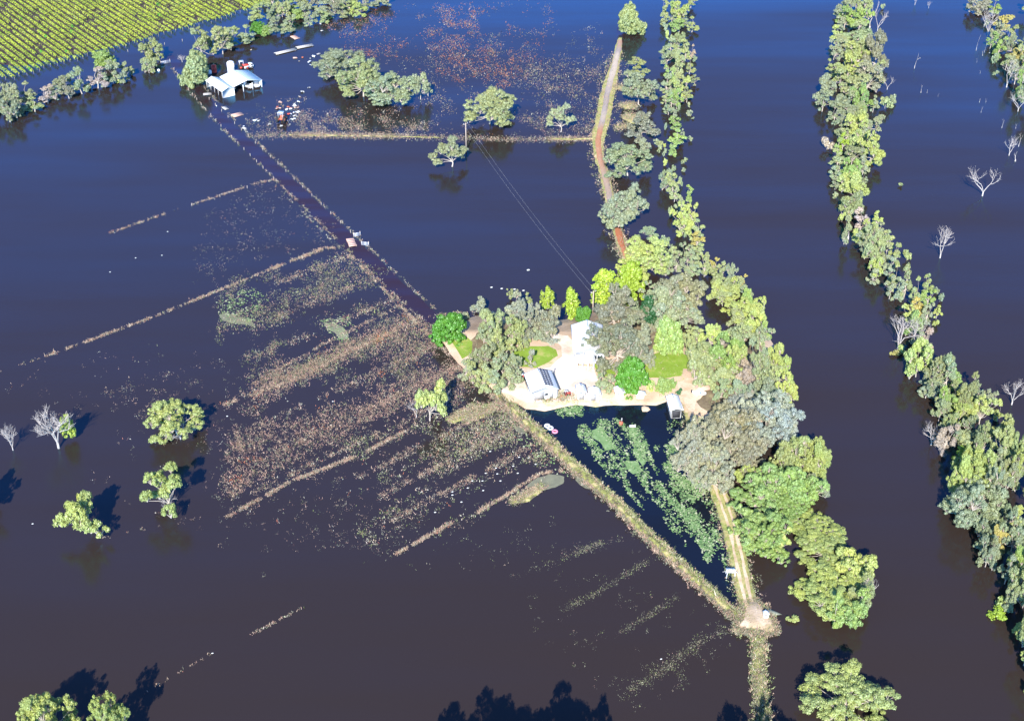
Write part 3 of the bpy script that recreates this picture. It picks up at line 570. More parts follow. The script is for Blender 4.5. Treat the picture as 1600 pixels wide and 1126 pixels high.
KN = {'L': ('gum_tree', 'tree', 'spreading gum'), 'G': ('gum_tree', 'tree', 'gum tree'), 'T': ('river_gum', 'tree', 'river gum'), 'S': ('shrub', 'shrub', 'shrub'), 'R': ('leafy_tree', 'tree', 'round leafy tree'),
      'P': ('poplar_tree', 'tree', 'poplar'), 'D': ('dead_tree', 'dead tree', 'dead bleached tree'), 'U': ('gum_tree', 'tree', 'open gum tree'), 'B': ('dead_tree', 'dead tree', 'grey dead tree'), 'X': ('dead_snag', 'dead tree', 'bare dead snag')}
def plant(cx, top, bot, wpx, kind, col='g', label=None, group=None, extra=1.0, base_z=0.0):
    R0, T0, cf, af, ms = K[kind]; ym = (top+bot)/2; s = ppm(bot); de = dep(ym); c_, s_ = math.cos(de), math.sin(de)
    r = max(0.35, wpx/2/s); H = max(2.0, bot-top)/s
    def vis(T):
        half = math.sqrt((af*T*c_)**2 + (r*s_)**2)*0.95; return max(2*half, cf*T*c_ + half), half
    lo, hi = 0.7*r, 24.0
    for _ in range(30):
        mid = (lo+hi)/2
        if vis(mid)[0] < H: lo = mid
        else: hi = mid
    T = lo; half = vis(T)[1]; P = G(cx, top + half*s, cf*T)
    nm, cat, _k = KN[kind]
    rr = random.Random(int(cx*31+top*17))
    o = bpy.data.objects.new(nm, None); C.objects.link(o); o.empty_display_size = 0.5
    o.location = (P.x, P.y, base_z); f = extra*r/R0; o.scale = (f, f, T/T0); o.rotation_euler = (0, 0, rr.uniform(0, 6.283))
    mt, mc = rr.choice(ms)
    a = obj('trunk', mt, o)
    if mc is not None:
        b = obj('crown', mc, o); q = COL[col][0]; j = rr.uniform(0.88, 1.12); b.color = (q[0]*j*rr.uniform(.95, 1.05), q[1]*j, q[2]*j*rr.uniform(.9, 1.1), 1)
    else: a.name = 'branches'
    tag(o, label, cat, group); return o
ORD = ['first','second','third','fourth','fifth','sixth','seventh','eighth','ninth','tenth','eleventh','twelfth'] 
def nth(i):
    if i < 12: return ORD[i]
    n = i+1; return '%d%s' % (n, 'th' if 10 <= n % 100 <= 20 else {1:'st',2:'nd',3:'rd'}.get(n % 10, 'th'))
def belt(rows, where, group, key=lambda e: e[1], infl=1.3, sink=0.15):
    cnt = {}
    for e in sorted(rows, key=key):
        cx, t, b, w_, kd, cl = e
        desc = (KN[kd][2] if kd in 'DX' else COL[cl][1] + ' ' + KN[kd][2]); i = cnt.get(desc, 0); cnt[desc] = i+1
        fi = 1.0 if kd in 'SDX' else infl
        plant(cx, t, b + (b-t)*(sink if kd not in 'SDX' else 0), w_*fi, kd, cl, '%s, %s such %s' % (desc, nth(i), where), group)
def rows(txt):
    out = []
    for q in txt.split(';'):
        q = q.split()
        if len(q) == 6: out.append((float(q[0]), float(q[1]), float(q[2]), float(q[3]), q[4], q[5]))
    return out
# lone trees, one label each
for e in [
    (532,71,118,80,'L','g','wide grey green gum, left of the far clump near the flooded shed'),
    (566,91,150,82,'L','o','wide olive gum in the middle of the far clump, pale forked trunk'),
    (606,110,162,82,'L','g','grey green gum right of centre in the far clump, foliage to the water'),
    (656,110,155,38,'U','g','slim gum at the right end of the far clump, bare lower trunk'),
    (765,136,193,84,'L','o','broad olive gum just behind the power pole'),
    (877,164,206,47,'U','g','small rounded gum with short pale trunk by the grass strip'),
    (706,216,260,66,'U','g','open gum in deep water just below the power pole'),
    (987,8,51,43,'R','o','round olive gum at the far end of the red track'),
    (997,91,115,38,'G','o','small olive gum behind the widest gum right of the red track'),
    (999,109,163,62,'L','g','dense grey gum right of the pale stretch of red track'),
    (1004,174,214,62,'G','k','drooping dull gum beside the yellow mud banks'),
    (1006,215,240,32,'G','g','small grey gum tucked behind the wide gum at the track bend'),
    (982,222,274,80,'L','t','wide bluish gum right of the track junction'),
    (976,287,353,78,'L','g','wide gum leaning over the red track'),
    (1018,352,374,36,'G','t','small pale gum just beyond the homestead trees'),
    (1040,368,384,16,'S','t','pale shrub at the back right of the homestead grove'),
    (272,619,684,92,'L','y','bright lone gum with a wide flat crown in the open flood'),
    (259,727,798,78,'U','y','lone gum with bare lower trunk and side branches over the flood'),
    (134,760,832,84,'U','y','lone bushy gum lowest left above the empty water'),
    (84,633,700,58,'B','g','bleached dead tree with one green lobe left of the lone gums'),
    (15,663,703,24,'B','g','small grey dead tree at the left edge of the photo'),
    (670,590,657,64,'U','y','pale trunked gum standing alone in the pink grass'),
    (1322,1033,1142,146,'L','y','large round gum at the bottom right of the photo'),
    (74,1076,1165,96,'L','y','gum cut by the lower left edge, the left of two'),
    (163,1084,1170,76,'L','y','gum cut by the lower left edge, the right of two'),
    (1240,958,972,22,'S','y','small round pale green bush in the water right of the track junction'),
    (302,80,131,45,'R','o','dense olive tree beside the flooded machinery shed'),
    (238,62,94,38,'G','o','upper olive gum at the far corner of the flooded road'),
    (231,90,114,26,'G','o','lower olive gum at the far corner of the flooded road'),
    (1418,390,409,14,'S','o','pear shaped olive bush alone in the water right of the tree belt'),
    (1407,285,292,8,'S','o','tiny round bush alone in the water right of the tree belt'),
    (1379,6,16,8,'S','t','tiny pale bush beside the far dead trees'),
    (829,545,573,19,'T','s','small silver tree on the lawn behind the solar shed'),
    (705,488,536,58,'R','v','vivid green round tree where the road meets the homestead'),
    (855,448,482,22,'P','l','left of the two lime poplars behind the homestead'),
    (893,450,496,27,'P','l','right of the two lime poplars behind the homestead'),
    (910,477,503,24,'R','v','small vivid tree behind the white house'),
    (987,558,617,50,'R','v','big vivid green tree on the homestead waterfront'),
    (944,421,472,42,'P','l','left wide lime poplar at the back of the grove'),
    (986,410,466,56,'R','l','right wide lime tree at the back of the grove'),
    (1042,496,556,50,'R','b','fresh green tree on the lawn right of the house'),
    (945,583,612,34,'G','g','small grey green tree right of the little sheds'),
    ]:
    plant(*e[:6], label=e[6], base_z=0.0)
# green lobe on the bleached tree
belt(rows('2 130 152 18 G g;20 131 162 32 G g;12 152 183 28 G g;40 128 155 22 T g;30 150 173 24 T t;52 150 171 22 T o;72 134 158 22 T p;92 118 142 26 G g;86 135 153 18 T t;105 125 150 18 T k;108 114 132 18 T g;124 106 141 23 T t;137 130 138 11 S t;150 103 133 26 T p;162 112 133 18 T t;160 79 101 30 R b;178 95 125 26 G g;180 119 131 20 S y;197 96 119 17 T g;207 107 118 12 S g;-12 140 175 30 G g;-30 150 185 30 G o'),
     'from the left along the far tree line', 'trees along the far fence line', key=lambda e: e[0])
belt(rows('312 42 82 36 G o;345 38 78 34 G o;362 43 66 26 T o;385 38 63 25 T t;390 58 67 20 S g;404 6 28 26 G o;396 22 34 16 S g;420 5 26 18 T t;440 2 23 22 G o;456 0 15 18 T b;464 14 28 18 R b;480 4 31 24 G g;482 22 38 12 T g;500 2 25 22 T g;505 15 32 18 T o;522 3 23 22 G k;535 11 25 16 T g;545 -4 14 24 T o;558 1 21 26 G y;570 -8 13 20 T g;590 -10 7 24 T g;605 -10 6 20 T g;515 25 31 13 S y;403 34 50 20 R v;416 40 53 14 R b;430 28 48 26 G g;453 25 48 26 G g;457 38 49 12 S t;425 -12 6 24 G o;470 -14 6 26 G o;520 -14 4 26 T g;495 -12 5 26 G k;545 -18 0 26 G g'),
     'from the left behind the flooded shed', 'trees behind the flooded shed', key=lambda e: e[0])
belt(rows('1038 -4 24 14 T o;1038 20 38 10 T o;1040 36 48 9 S t;1050 18 32 12 T o;1055 -6 10 14 T b;1060 3 27 24 G y;1080 -6 10 14 T o;1062 26 47 24 G b;1082 26 47 16 T o;1070 20 37 14 T t;1042 48 62 9 S y;1048 58 79 17 T t;1060 50 77 24 G o;1072 60 90 18 T o;1043 70 101 20 T t;1060 78 107 22 G o;1082 70 88 10 T p;1086 87 97 8 S t;1078 90 112 14 T o;1045 104 128 16 T b;1042 115 141 18 T t;1060 108 139 24 G o;1055 122 152 17 T y;1072 120 150 17 T y;1086 116 130 12 T g;1041 143 160 12 T o;1058 138 166 22 G b;1045 155 176 14 T t;1050 145 166 16 T t;1074 136 157 14 T o;1061 163 176 8 S t;1053 168 187 10 T t;1058 180 199 18 T b;1040 192 204 6 S t;1057 202 226 22 T b;1050 215 239 16 T b;1065 203 222 8 T t;1077 172 182 12 S g;1076 160 168 7 S g;1040 248 260 10 S y;1052 258 268 8 S t;1069 246 256 10 S g;1079 212 221 8 S g;1068 262 269 8 S g;1083 183 187 6 S g;1028 216 230 16 S g;1030 228 238 10 S t;1038 224 232 7 S y;1038 232 244 8 S t'),
     'from the far end of the narrow river bank', 'trees on the narrow river bank')
belt(rows('1042 265 292 20 G t;1052 267 296 18 T o;1055 283 311 14 T o;1063 275 292 8 S t;1076 287 312 12 T b;1062 308 332 14 T t;1048 322 341 8 S t;1068 318 360 30 G y;1083 314 347 17 T y;1062 340 362 16 T o;1090 343 374 18 T o;1090 360 384 18 T w;1073 352 372 9 S t;1075 380 412 30 G g;1092 378 398 16 T o;1084 400 426 20 T t;1102 394 427 17 T o;1075 406 422 15 T g;1117 405 426 18 T w;1130 407 431 15 T o;1142 412 446 21 G t;1125 420 456 38 G o;1150 428 452 18 T o;1160 430 452 14 T w;1122 435 464 28 G y;1142 435 462 26 G y;1166 443 467 18 T t;1130 450 474 26 G o;1146 456 482 32 G y;1167 450 482 26 G b;1162 468 502 36 G y;1186 460 482 17 T y;1192 468 502 18 T y;1178 474 502 24 G y;1150 475 503 26 G o;1157 494 517 30 G o;1180 488 522 28 G y;1194 503 532 20 G b;1163 498 536 38 G o;1190 506 538 30 G t;1058 392 420 20 T g;1050 383 400 18 G g'),
     'from the far end, bank behind the grove', 'trees on the river bank behind the grove')
belt(rows('1110 502 541 42 G y;1090 510 532 20 T o;1100 530 572 52 L o;1088 530 596 38 G o;1096 548 596 46 G o;1135 523 572 44 G b;1152 535 582 34 G y;1185 528 592 34 G t;1215 534 582 32 G y;1226 553 592 26 G y;1210 560 604 44 G o;1226 578 622 32 G y;1238 595 627 17 T y;1160 564 600 30 G p;1130 568 602 42 G o;1128 592 622 20 G t;1150 590 622 26 G t;1190 592 628 34 G t;1172 604 642 50 G s;1212 600 632 42 G t;1200 608 682 82 L s;1180 618 668 56 G s;1225 640 672 36 G s'),
     'from the far end, clump right of the boat shed', 'trees on the river point')
belt(rows('1133 623 705 96 L n;1090 652 738 72 L n;1163 658 728 74 L n;1112 688 762 72 L n;1095 735 766 30 G t;1262 673 737 64 L y;1226 688 744 58 G o;1277 690 747 38 G y;1170 720 757 44 G y;1210 725 792 84 L b;1252 722 784 72 L b;1278 738 776 38 G g;1182 748 806 84 L b;1232 755 806 72 L b;1172 785 834 62 G b;1202 800 862 74 L b;1182 822 862 50 G b;1222 824 863 26 T y;1280 795 850 84 L y;1288 826 884 92 L y;1332 855 906 62 G y;1302 880 945 114 L y;1345 895 945 44 G o;1330 915 968 56 G b;1306 928 977 26 T b;1262 900 922 34 G y'),
     'from the far end, clump beside the levee track', 'trees along the levee track', infl=1.08, sink=0.05)
belt(rows('751 464 492 30 G s;803 458 496 40 G s;803 475 502 22 T s;797 451 467 12 T o;826 457 477 12 T o;727 488 503 18 S g;770 484 532 42 G o;801 490 537 42 G o;756 505 538 38 G g;786 513 562 46 G o;813 500 542 32 G o;760 533 577 42 G g;786 545 592 42 G g;745 545 577 32 G g;801 550 587 32 G g;776 563 607 42 G g;796 570 602 38 G g;738 562 597 26 G o;756 575 607 30 G o;826 485 532 32 G k;864 467 528 54 G n;836 474 516 32 G s;858 527 542 22 S s;846 500 530 30 G g;870 527 540 16 S s;728 560 590 22 T g'),
     'from the far side, clump left of the driveway', 'trees left of the driveway', infl=1.08, sink=0.05)
belt(rows('1010 368 428 72 L y;986 393 428 48 G y;1040 382 424 38 G o;1060 420 484 74 L n;1044 452 508 60 G g;1072 468 508 50 G g;968 444 503 66 G k;960 468 512 70 G k;966 495 566 84 L k;930 514 556 52 G k;1002 508 566 52 G k;1006 472 512 44 G k;1012 462 512 26 P d;1017 594 614 17 S y;1035 589 614 26 R b;1050 592 613 17 S b;1061 607 620 13 S d;1020 440 470 40 G g;985 466 500 40 G g;1075 510 540 36 G o;995 540 572 40 G k;955 560 582 36 G k'),
     'from the far side, grove around the house', 'trees around the white house', infl=1.08, sink=0.05)
belt(rows('1325 -8 22 30 G g;1348 -6 24 26 G o;1322 8 39 36 G b;1345 12 44 32 G b;1312 22 42 20 T g;1335 35 64 52 G o;1310 40 62 20 T y;1316 54 80 26 G g;1345 58 92 34 G o;1305 62 88 22 G g;1370 46 100 42 G k;1341 63 97 36 G y;1326 84 122 36 G y;1315 100 132 28 G o;1300 95 117 20 T o;1358 92 137 42 G n;1340 112 152 38 G o;1291 115 147 36 G g;1287 139 168 21 T t;1320 138 170 32 G g;1344 133 170 26 G b;1352 145 170 22 T b;1366 148 171 13 T g;1384 150 172 24 S o;1396 147 164 12 S g;1305 160 187 18 T g;1294 182 190 8 S g;1307 186 197 14 S t;1312 195 211 14 T g;1328 164 191 22 G g;1345 158 187 26 G o;1342 175 207 30 G y;1325 195 217 19 T o;1371 178 203 22 G g;1355 190 214 26 G g;1345 205 232 30 G y;1364 208 248 36 G y;1318 207 233 14 T l;1310 215 236 13 T b;1333 224 252 32 G g;1310 232 256 20 T o;1293 215 236 20 S p;1310 246 276 21 T t;1330 248 280 28 G b;1350 243 269 17 T g;1363 248 257 10 S y;1350 269 284 11 T g;1328 268 294 32 G y;1306 278 293 13 T g;1336 280 307 34 G y;1306 300 311 12 S g;1336 298 327 30 G t;1325 308 334 28 G o;1316 332 348 13 S y;1323 330 373 14 T g;1347 324 356 23 T p;1330 85 110 22 T y;1370 95 130 20 T o'),
     'from the far end, far half of right belt', 'trees in the far half of the right belt', infl=1.25, sink=0.2)
belt(rows('1371 329 352 14 T y;1374 345 363 14 T g;1346 344 374 24 G y;1351 362 392 32 G g;1363 350 388 27 G o;1388 360 394 19 T o;1378 365 402 23 G o;1398 380 412 17 T o;1366 372 404 26 G o;1386 380 413 21 T g;1372 400 432 25 G y;1365 418 438 17 T g;1390 402 434 17 T t;1400 410 448 19 T o;1393 430 461 16 T g;1417 414 458 20 T o;1406 430 461 19 T t;1433 432 470 16 T o;1450 428 462 16 T o;1452 448 474 20 T b;1464 448 459 9 S g;1433 462 491 21 T w;1420 474 502 27 G y;1450 471 500 15 T g;1465 475 494 12 T y;1470 457 473 12 S t;1431 484 517 27 G b;1463 499 510 10 S y;1447 497 508 13 S g;1448 511 541 20 T p;1436 518 542 22 T g;1437 532 579 40 G y;1400 545 556 20 S w;1409 538 553 14 S y;1472 549 592 32 G o;1460 560 598 32 G g;1482 553 602 26 T t;1492 574 603 23 T b;1516 583 617 24 G o;1466 588 622 32 G g;1446 580 602 17 T g;1449 594 617 21 T g;1497 598 632 32 G o;1531 599 622 16 T t;1544 606 627 15 T g;1555 611 629 11 T g;1476 608 637 28 G o;1452 604 621 15 S p;1512 608 642 32 G y'),
     'from the far end, middle of right belt', 'trees in the middle of the right belt', infl=1.25, sink=0.2)
belt(rows('1482 602 642 27 G b;1506 604 643 32 G o;1536 613 654 42 G y;1471 620 652 30 G g;1501 624 657 28 G y;1562 629 653 14 T y;1491 643 672 26 G o;1516 646 677 28 G t;1476 649 667 17 T g;1480 658 700 28 T p;1496 659 687 15 T t;1511 671 692 26 R o;1541 653 704 30 G o;1570 649 694 38 G o;1566 668 722 36 G o;1596 654 722 32 G o;1526 690 706 15 S o;1503 696 717 21 T l;1522 696 764 64 L y;1506 710 774 42 G y;1522 740 804 74 L g;1548 722 790 46 G g;1592 698 754 34 G y;1578 716 757 30 G g;1556 698 742 25 T g;1576 784 822 30 G t;1592 790 822 22 T y;1540 804 837 28 G g;1587 804 854 38 G t;1557 816 852 32 G w;1542 830 857 26 G g;1546 838 877 30 G g;1592 850 894 36 G b;1576 868 904 24 T g;1592 884 934 38 G o;1576 914 948 22 T g;1563 931 950 20 S y;1562 947 960 34 S l;1596 965 989 20 T y;1604 1008 1034 14 T y;1628 720 790 50 G o;1630 800 860 50 G y;1626 868 930 50 G o;1625 940 1010 40 G o;1632 1010 1070 40 G y'),
     'from the far end, near part of right belt', 'trees in the near end of the right belt', infl=1.25, sink=0.2)
belt(rows('1525 -4 18 28 G n;1555 -2 18 18 T b;1542 31 42 9 S t;1570 21 46 25 G w;1560 34 62 24 G g;1578 40 76 18 T o;1550 48 72 15 T b;1562 58 86 17 T b;1555 83 101 14 S t;1582 56 82 22 G g;1590 77 98 22 G w;1590 90 126 30 G g;1599 100 150 14 T b;1556 110 118 9 S t;1574 84 106 21 G o;1610 60 100 30 G o;1615 110 160 30 G g;1540 -10 10 20 T g;1612 -10 20 20 T o;1598 60 90 20 T g'),
     'from the far end, belt in the far right corner', 'trees in the far right corner')
belt(rows('742 1138 1244 96 L o;806 1146 1240 84 L g;870 1138 1248 100 L o;920 1142 1226 60 L g;692 1146 1226 64 L g;1168 1142 1226 70 L o;1212 1146 1236 76 L g;1262 1160 1240 70 L o;-30 738 788 44 G g'),
     'just outside the lower edge of the photo', 'trees just outside the frame', key=lambda e: e[0])
# dead trees standing in the flood on the right, and thin snags
dl = [(1362,4,48,16,'X','tall twin bleached trunk by the far dark tree of the right belt'), (1374,14,48,20,'D','leaning bleached limbs right of the tall twin trunk'),
      (1388,119,140,20,'D','small bleached tree at the right edge of the belt'), (1431,84,107,10,'X','thin branched snag alone in the right channel'), (1431,-8,8,14,'D','white dead stump at the very top of the right channel'),
      (1452,2,13,10,'D','small dead shrub at the top of the right channel'), (1540,262,306,44,'D','white dead tree with long low limbs in the right channel'), (1580,214,243,26,'D','stout white stump with a torn limb near the right edge'),
      (1588,238,252,8,'X','thin forked snag below the stout white stump'), (1474,355,403,36,'D','white dead tree with three tall prongs in the right channel'), (1586,592,632,38,'D','white forked dead tree beside the near right belt'),
      (1594,145,174,26,'D','pale dead tree low at the far right edge'), (1408,494,546,54,'D','big white dead tree on the left of the belt narrows'), (1432,498,542,40,'D','grey dead tree right of the big white one'),
      (1458,664,696,38,'D','grey fallen branches reaching over the channel'), (1548,14,56,22,'D','pale forked dead tree in the far right corner'), (1578,92,136,38,'D','pale many limbed dead tree in the far right corner'),
      (1540,18,42,12,'X','small pale dead trunk at the left of the far right corner'), (1580,722,757,34,'D','grey bare limbs in the near right belt'), (1358,903,945,24,'D','bare twigs on the river side of the near gum'),
      (1352,868,900,22,'D','bare twigs above the near gum on the levee side'), (284,87,97,16,'D','white dead shrub by the far corner of the flooded road'), (1327,348,374,20,'X','bare leaning snag at the left foot of the right belt'),
      (1186,566,600,34,'D','brown bare creeper tangle between the river point trees'), (280,655,690,50,'D','bare lower limbs under the bright lone gum'), (262,765,797,36,'D','bare side branches under the lone gum with the tall trunk'),
      (650,622,652,26,'D','bare grey branches left of the pale trunked gum'), (694,612,644,26,'D','bare grey branches right of the pale trunked gum')]
for cx, t, b, w_, kd, lab in dl: plant(cx, t, b, w_, kd, 'g', lab, 'dead trees standing in the flood')
for i, (x, b, h) in enumerate([(1528,79,25),(1540,82,17),(1536,87,8),(1527,98,8),(1532,115,5),(1534,176,10),(1567,200,14),(1588,201,8),(1594,229,20),(1440,145,12),(1449,145,5),(1466,151,5),(1531,160,6),(1541,160,6)]):
    plant(x, b-h, b, max(2.5, h*0.28), 'X', 'g', 'thin dead pole standing in the right channel', 'thin dead poles in the right channel')
# the surviving green lobe on the bleached tree
_p = K['R'][4][0][1]; _d = [o for o in bpy.data.objects if o.get('label', '').startswith('bleached dead tree with one')][0]
_c = obj('crown', _p, None); _c.color = (0.36, 0.44, 0.08, 1); _l = G(104, 664, 4.2)
_c.parent = _d; _d.scale = _d.scale; bpy.context.view_layer.update()
_m = _d.matrix_world.inverted() @ Matrix.Translation((_l.x, _l.y, 1.2)) @ Matrix.Diagonal((0.42, 0.42, 0.9, 1))
_c.matrix_local = _m

# ------------------------------------------------------------------ vineyard: one object per row of vines
e0, e1 = G(20, 123), G(377, 22); nrow = 39; stp = (e1-e0)/nrow
vp = Vector(((-1200-800)/F_PX, cd-((HOR-563)/F_PX)*sd, 0)); vp.normalize()
row_d = Vector((G(-100, 0)-G(20, 66)).normalized()) if False else vp
def project(p):
    q = p - Vector((0, 0, CAM_H)); zc = q.y*cd - q.z*sd; return 800 + F_PX*q.x/zc, 563 + F_PX*(-(q.y*sd + q.z*cd))/zc
M['vine'] = v_mat('vine_leaves', [(0.0, (0.19, 0.28, 0.045)), (0.4, (0.30, 0.39, 0.05)), (0.7, (0.41, 0.47, 0.06)), (0.9, (0.28, 0.35, 0.11)), (1.0, (0.10, 0.34, 0.03))])
ri = 0
for k in range(-9, 50):
    p0 = e0 + stp*k; r = np.random.default_rng(900+k); Ln = 0
    p0 = p0 + row_d*r.uniform(-1.5, 1.5)
    while Ln < 260:
        x, y = project(p0 + row_d*Ln)
        if (x < -70 and k < 30) or y < -45: break
        Ln += 4
    if Ln < 6: continue
    n = int(Ln*40); s = r.uniform(0, Ln, n); side = Vector((row_d.y, -row_d.x, 0))
    full = fbm(s*0.25, s*0+k*3.1, 31, 3); keep = r.random(n) < np.clip((full-0.26)*7, 0.04, 1)
    s = s[keep]; full = full[keep]; n = len(s); a = r.uniform(-0.35, math.pi+0.35, n)
    R1 = 0.52*np.clip(0.55+full, 0.6, 1.25)*r.uniform(0.75, 1.05, n); hump = 0.15*np.sin(s*2*math.pi/1.8)
    off = np.cos(a)*R1; hz = 0.95 + np.sin(a)*(R1*1.35+hump)
    Pn = np.array(p0)[None, :] + np.array(row_d)[None]*s[:, None] + np.array(side)[None]*off[:, None]; Pn[:, 2] = np.maximum(0.15, hz) + 0.04
    nn = np.array(side)[None]*np.cos(a)[:, None] + np.array([0, 0, 1])[None]*np.sin(a)[:, None] + r.normal(0, 0.45, (n, 3))
    V = leaves(Pn, nn, 0.19, r); tv = np.clip(0.45 + 0.9*(fbm(s*0.12, s*0+k*0.35, 41, 3)-0.5) + (k-10)*0.006 + r.normal(0, 0.12, n), 0, 0.94)
    blob = (fbm(s*0.35+k*7, s*0+k*1.7, 43, 2) > 0.84); tv[blob] = 1.0
    o = thing('vine_row', 'row of grape vines, %s from the left end of the vineyard edge' % nth(ri), 'vine row', p0, 0, 'rows of grape vines'); ri += 1
    f = obj('foliage', mesh_np('foliage', V-np.array(p0), [np.arange(len(V)).reshape(-1, 4)], M['vine'], np.repeat(tv, 4)), o)
    mb = MB(); mb.tube([tuple(row_d*-0.6), tuple(row_d*-0.6+Vector((0, 0, 1.3)))], 0.05, 5); part(o, 'end_post', mb, 'timber')

# ------------------------------------------------------------------ buildings
def fit(px, z):
    """rectangle through four roof corners (NW, NE, SE, SW in the photo): centre, turn, width, length"""
    a, b, c, d = [G(x, y, z) for x, y in px]; ctr = (a+b+c+d)/4; wv = ((b-a)+(c-d))/2; lv = ((a-d)+(b-c))/2
    an = math.atan2(wv.y, wv.x); al = math.atan2(lv.y, lv.x) - math.pi/2
    k = wv.length/(wv.length+lv.length); ang = an*k + al*(1-k)
    return ctr, ang, wv.length, lv.length
def gable(name, label, px, eave, rise, base, roof='white', wall='whitewall', over=0.35, open_front=False, open_side=None, cat='shed', posts=0, ridge_y=True, corr=0.6):
    ctr, ang, Wd, Ln = fit(px, eave+base); o = thing(name, label, cat, (ctr.x, ctr.y, base), ang)
    W2, L2 = Wd/2, Ln/2; w2, l2 = W2-over, L2-over
    mb = MB(); t = 0.08                                       # roof: two sheets with fold lines, ridge along local y
    n = max(2, int(Ln/corr))
    for sgn in (-1, 1):
        V = []; ys = np.linspace(-L2, L2, 2*n+1)
        for i, y in enumerate(ys):
            h = 0.035 if i % 2 else 0
            V += [(sgn*W2, y, eave+h), (0, y, eave+rise+h), (sgn*W2, y, eave+h-t), (0, y, eave+rise+h-t)]
        Fs = []
        for i in range(2*n):
            q = 4*i; Fs += [(q, q+1, q+5, q+4), (q+2, q+6, q+7, q+3), (q, q+4, q+6, q+2)]
        Fs += [(0, 2, 3, 1), (8*n, 8*n+1, 8*n+3, 8*n+2)]; mb.add(V, Fs)
    rf = part(o, 'roof', mb, roof)
    mb = MB(); mb.tube([(0, -L2-.03, eave+rise+.05), (0, L2+.03, eave+rise+.05)], 0.12, 6); part(o, 'ridge_cap', mb, roof)
    mb = MB(); hw = eave-0.1
    if open_side != 'W': mb.box((-w2, 0, hw/2-.4), (0.14, 2*l2, hw+.8))
    if open_side != 'E': mb.box((w2, 0, hw/2-.4), (0.14, 2*l2, hw+.8))
    def gab(y):
        P = [(-w2, -.8), (w2, -.8), (w2, hw), (0, eave+rise-.15), (-w2, hw)]
        mb.add([(a, y-.07, b) for a, b in P] + [(a, y+.07, b) for a, b in P], [(0,1,2,3,4), (9,8,7,6,5)] + [(i, (i+1) % 5 + 0, (i+1) % 5+5, i+5) for i in range(5)])
    gab(l2)
    if not open_front: gab(-l2)
    part(o, 'wall', mb, wall)
    if posts:
        for i in range(posts):
            x = -w2 + 2*w2*i/(posts-1); mb = MB(); mb.box((x, -l2, hw/2-.4), (.22, .22, hw+.8)); part(o, 'post', mb, 'whitewall')
    if open_side == 'W':
        for i in range(5):
            mb = MB(); mb.box((-w2, -l2+.4+(2*l2-.8)*i/4, hw/2-.4), (.2, .2, hw+.8)); part(o, 'post', mb, 'steel')
    for sgn in (-1, 1):
        mb = MB(); mb.box((sgn*(W2+.07), 0, eave-.1), (.14, Ln, .14)); part(o, 'gutter', mb, 'trim' if name == 'solar_shed' else 'silver')
    return o, Wd, Ln, w2, l2, eave, rise
def door(o, x, y, w_, h, mname='steel', rz=0):
    mb = MB(); mb.box((x, y, h/2), (w_, .06, h), rz); d = part(o, 'door', mb, mname); mb = MB(); mb.box((x+.3*w_, y-.06, h/2), (.1, .06, .14), rz); part(d, 'handle', mb, 'dark')
def window(o, x, y, z, w_, h, axis='y'):
    mb = MB(); mb.box((x, y, z), (w_, .08, h) if axis == 'y' else (.08, w_, h)); f = part(o, 'window', mb, 'silver')
    mb = MB(); mb.box((x, y-.03 if axis == 'y' else y, z) if axis == 'y' else (x+.03*(1 if x > 0 else -1), y, z), (w_-.2, .08, h-.2) if axis == 'y' else (.08, w_-.2, h-.2)); part(f, 'pane', mb, 'glass')

o, Wd, Ln, w2, l2, ev, rs = gable('solar_shed', 'white gabled shed with a block of solar panels on its right roof slope', [(819.4,583),(861.5,578.5),(872.8,607),(828.3,614)], 2.7, 1.1, 0.7)
a_ = math.atan2(rs, Wd/2); nx = 3; ny = 8                       # solar panels on the right slope
for i in range(nx):
    for j in range(ny):
        u = (i+0.5)/nx*0.58+0.05; y = Ln/2*0.93 - (j+0.5)/ny*Ln*0.86; x = u*Wd/2*1.12; pw = Wd/2*1.12*0.58/nx-.05; pl = Ln*0.86/ny-.05
        zc = ev + rs - x/(Wd/2)*rs + 0.13; mb = MB()
        mb.box((0, 0, 0), (pw/math.cos(a_), pl, .05), 0, (a_, 'Y')); V = mb.V[0] + np.array([x, y, zc]); mb.V = [V]
        pn = part(o, 'solar_panel', mb, 'silver')
        mb = MB(); mb.box((0, 0, .03), (pw/math.cos(a_)-.1, pl-.1, .02), 0, (a_, 'Y')); mb.V = [mb.V[0] + np.array([x, y, zc+.0])]; part(pn, 'cells', mb, 'panel')
door(o, -w2*0.4, -l2-.1, 2.6, 2.3); door(o, w2*0.55, -l2-.1, .9, 2.0); window(o, w2*0.15, -l2-.1, 1.5, .9, .8)
mb = MB(); mb.tube([(w2+.6, l2-.3, 0), (w2+.6, l2-.3, 3.6)], 0.1, 8); mb.lathe((w2+.6, l2-.3, 3.6), [(.1, 0), (.22, .05), (.05, .3)], 8); part(o, 'flue', mb, 'steel')

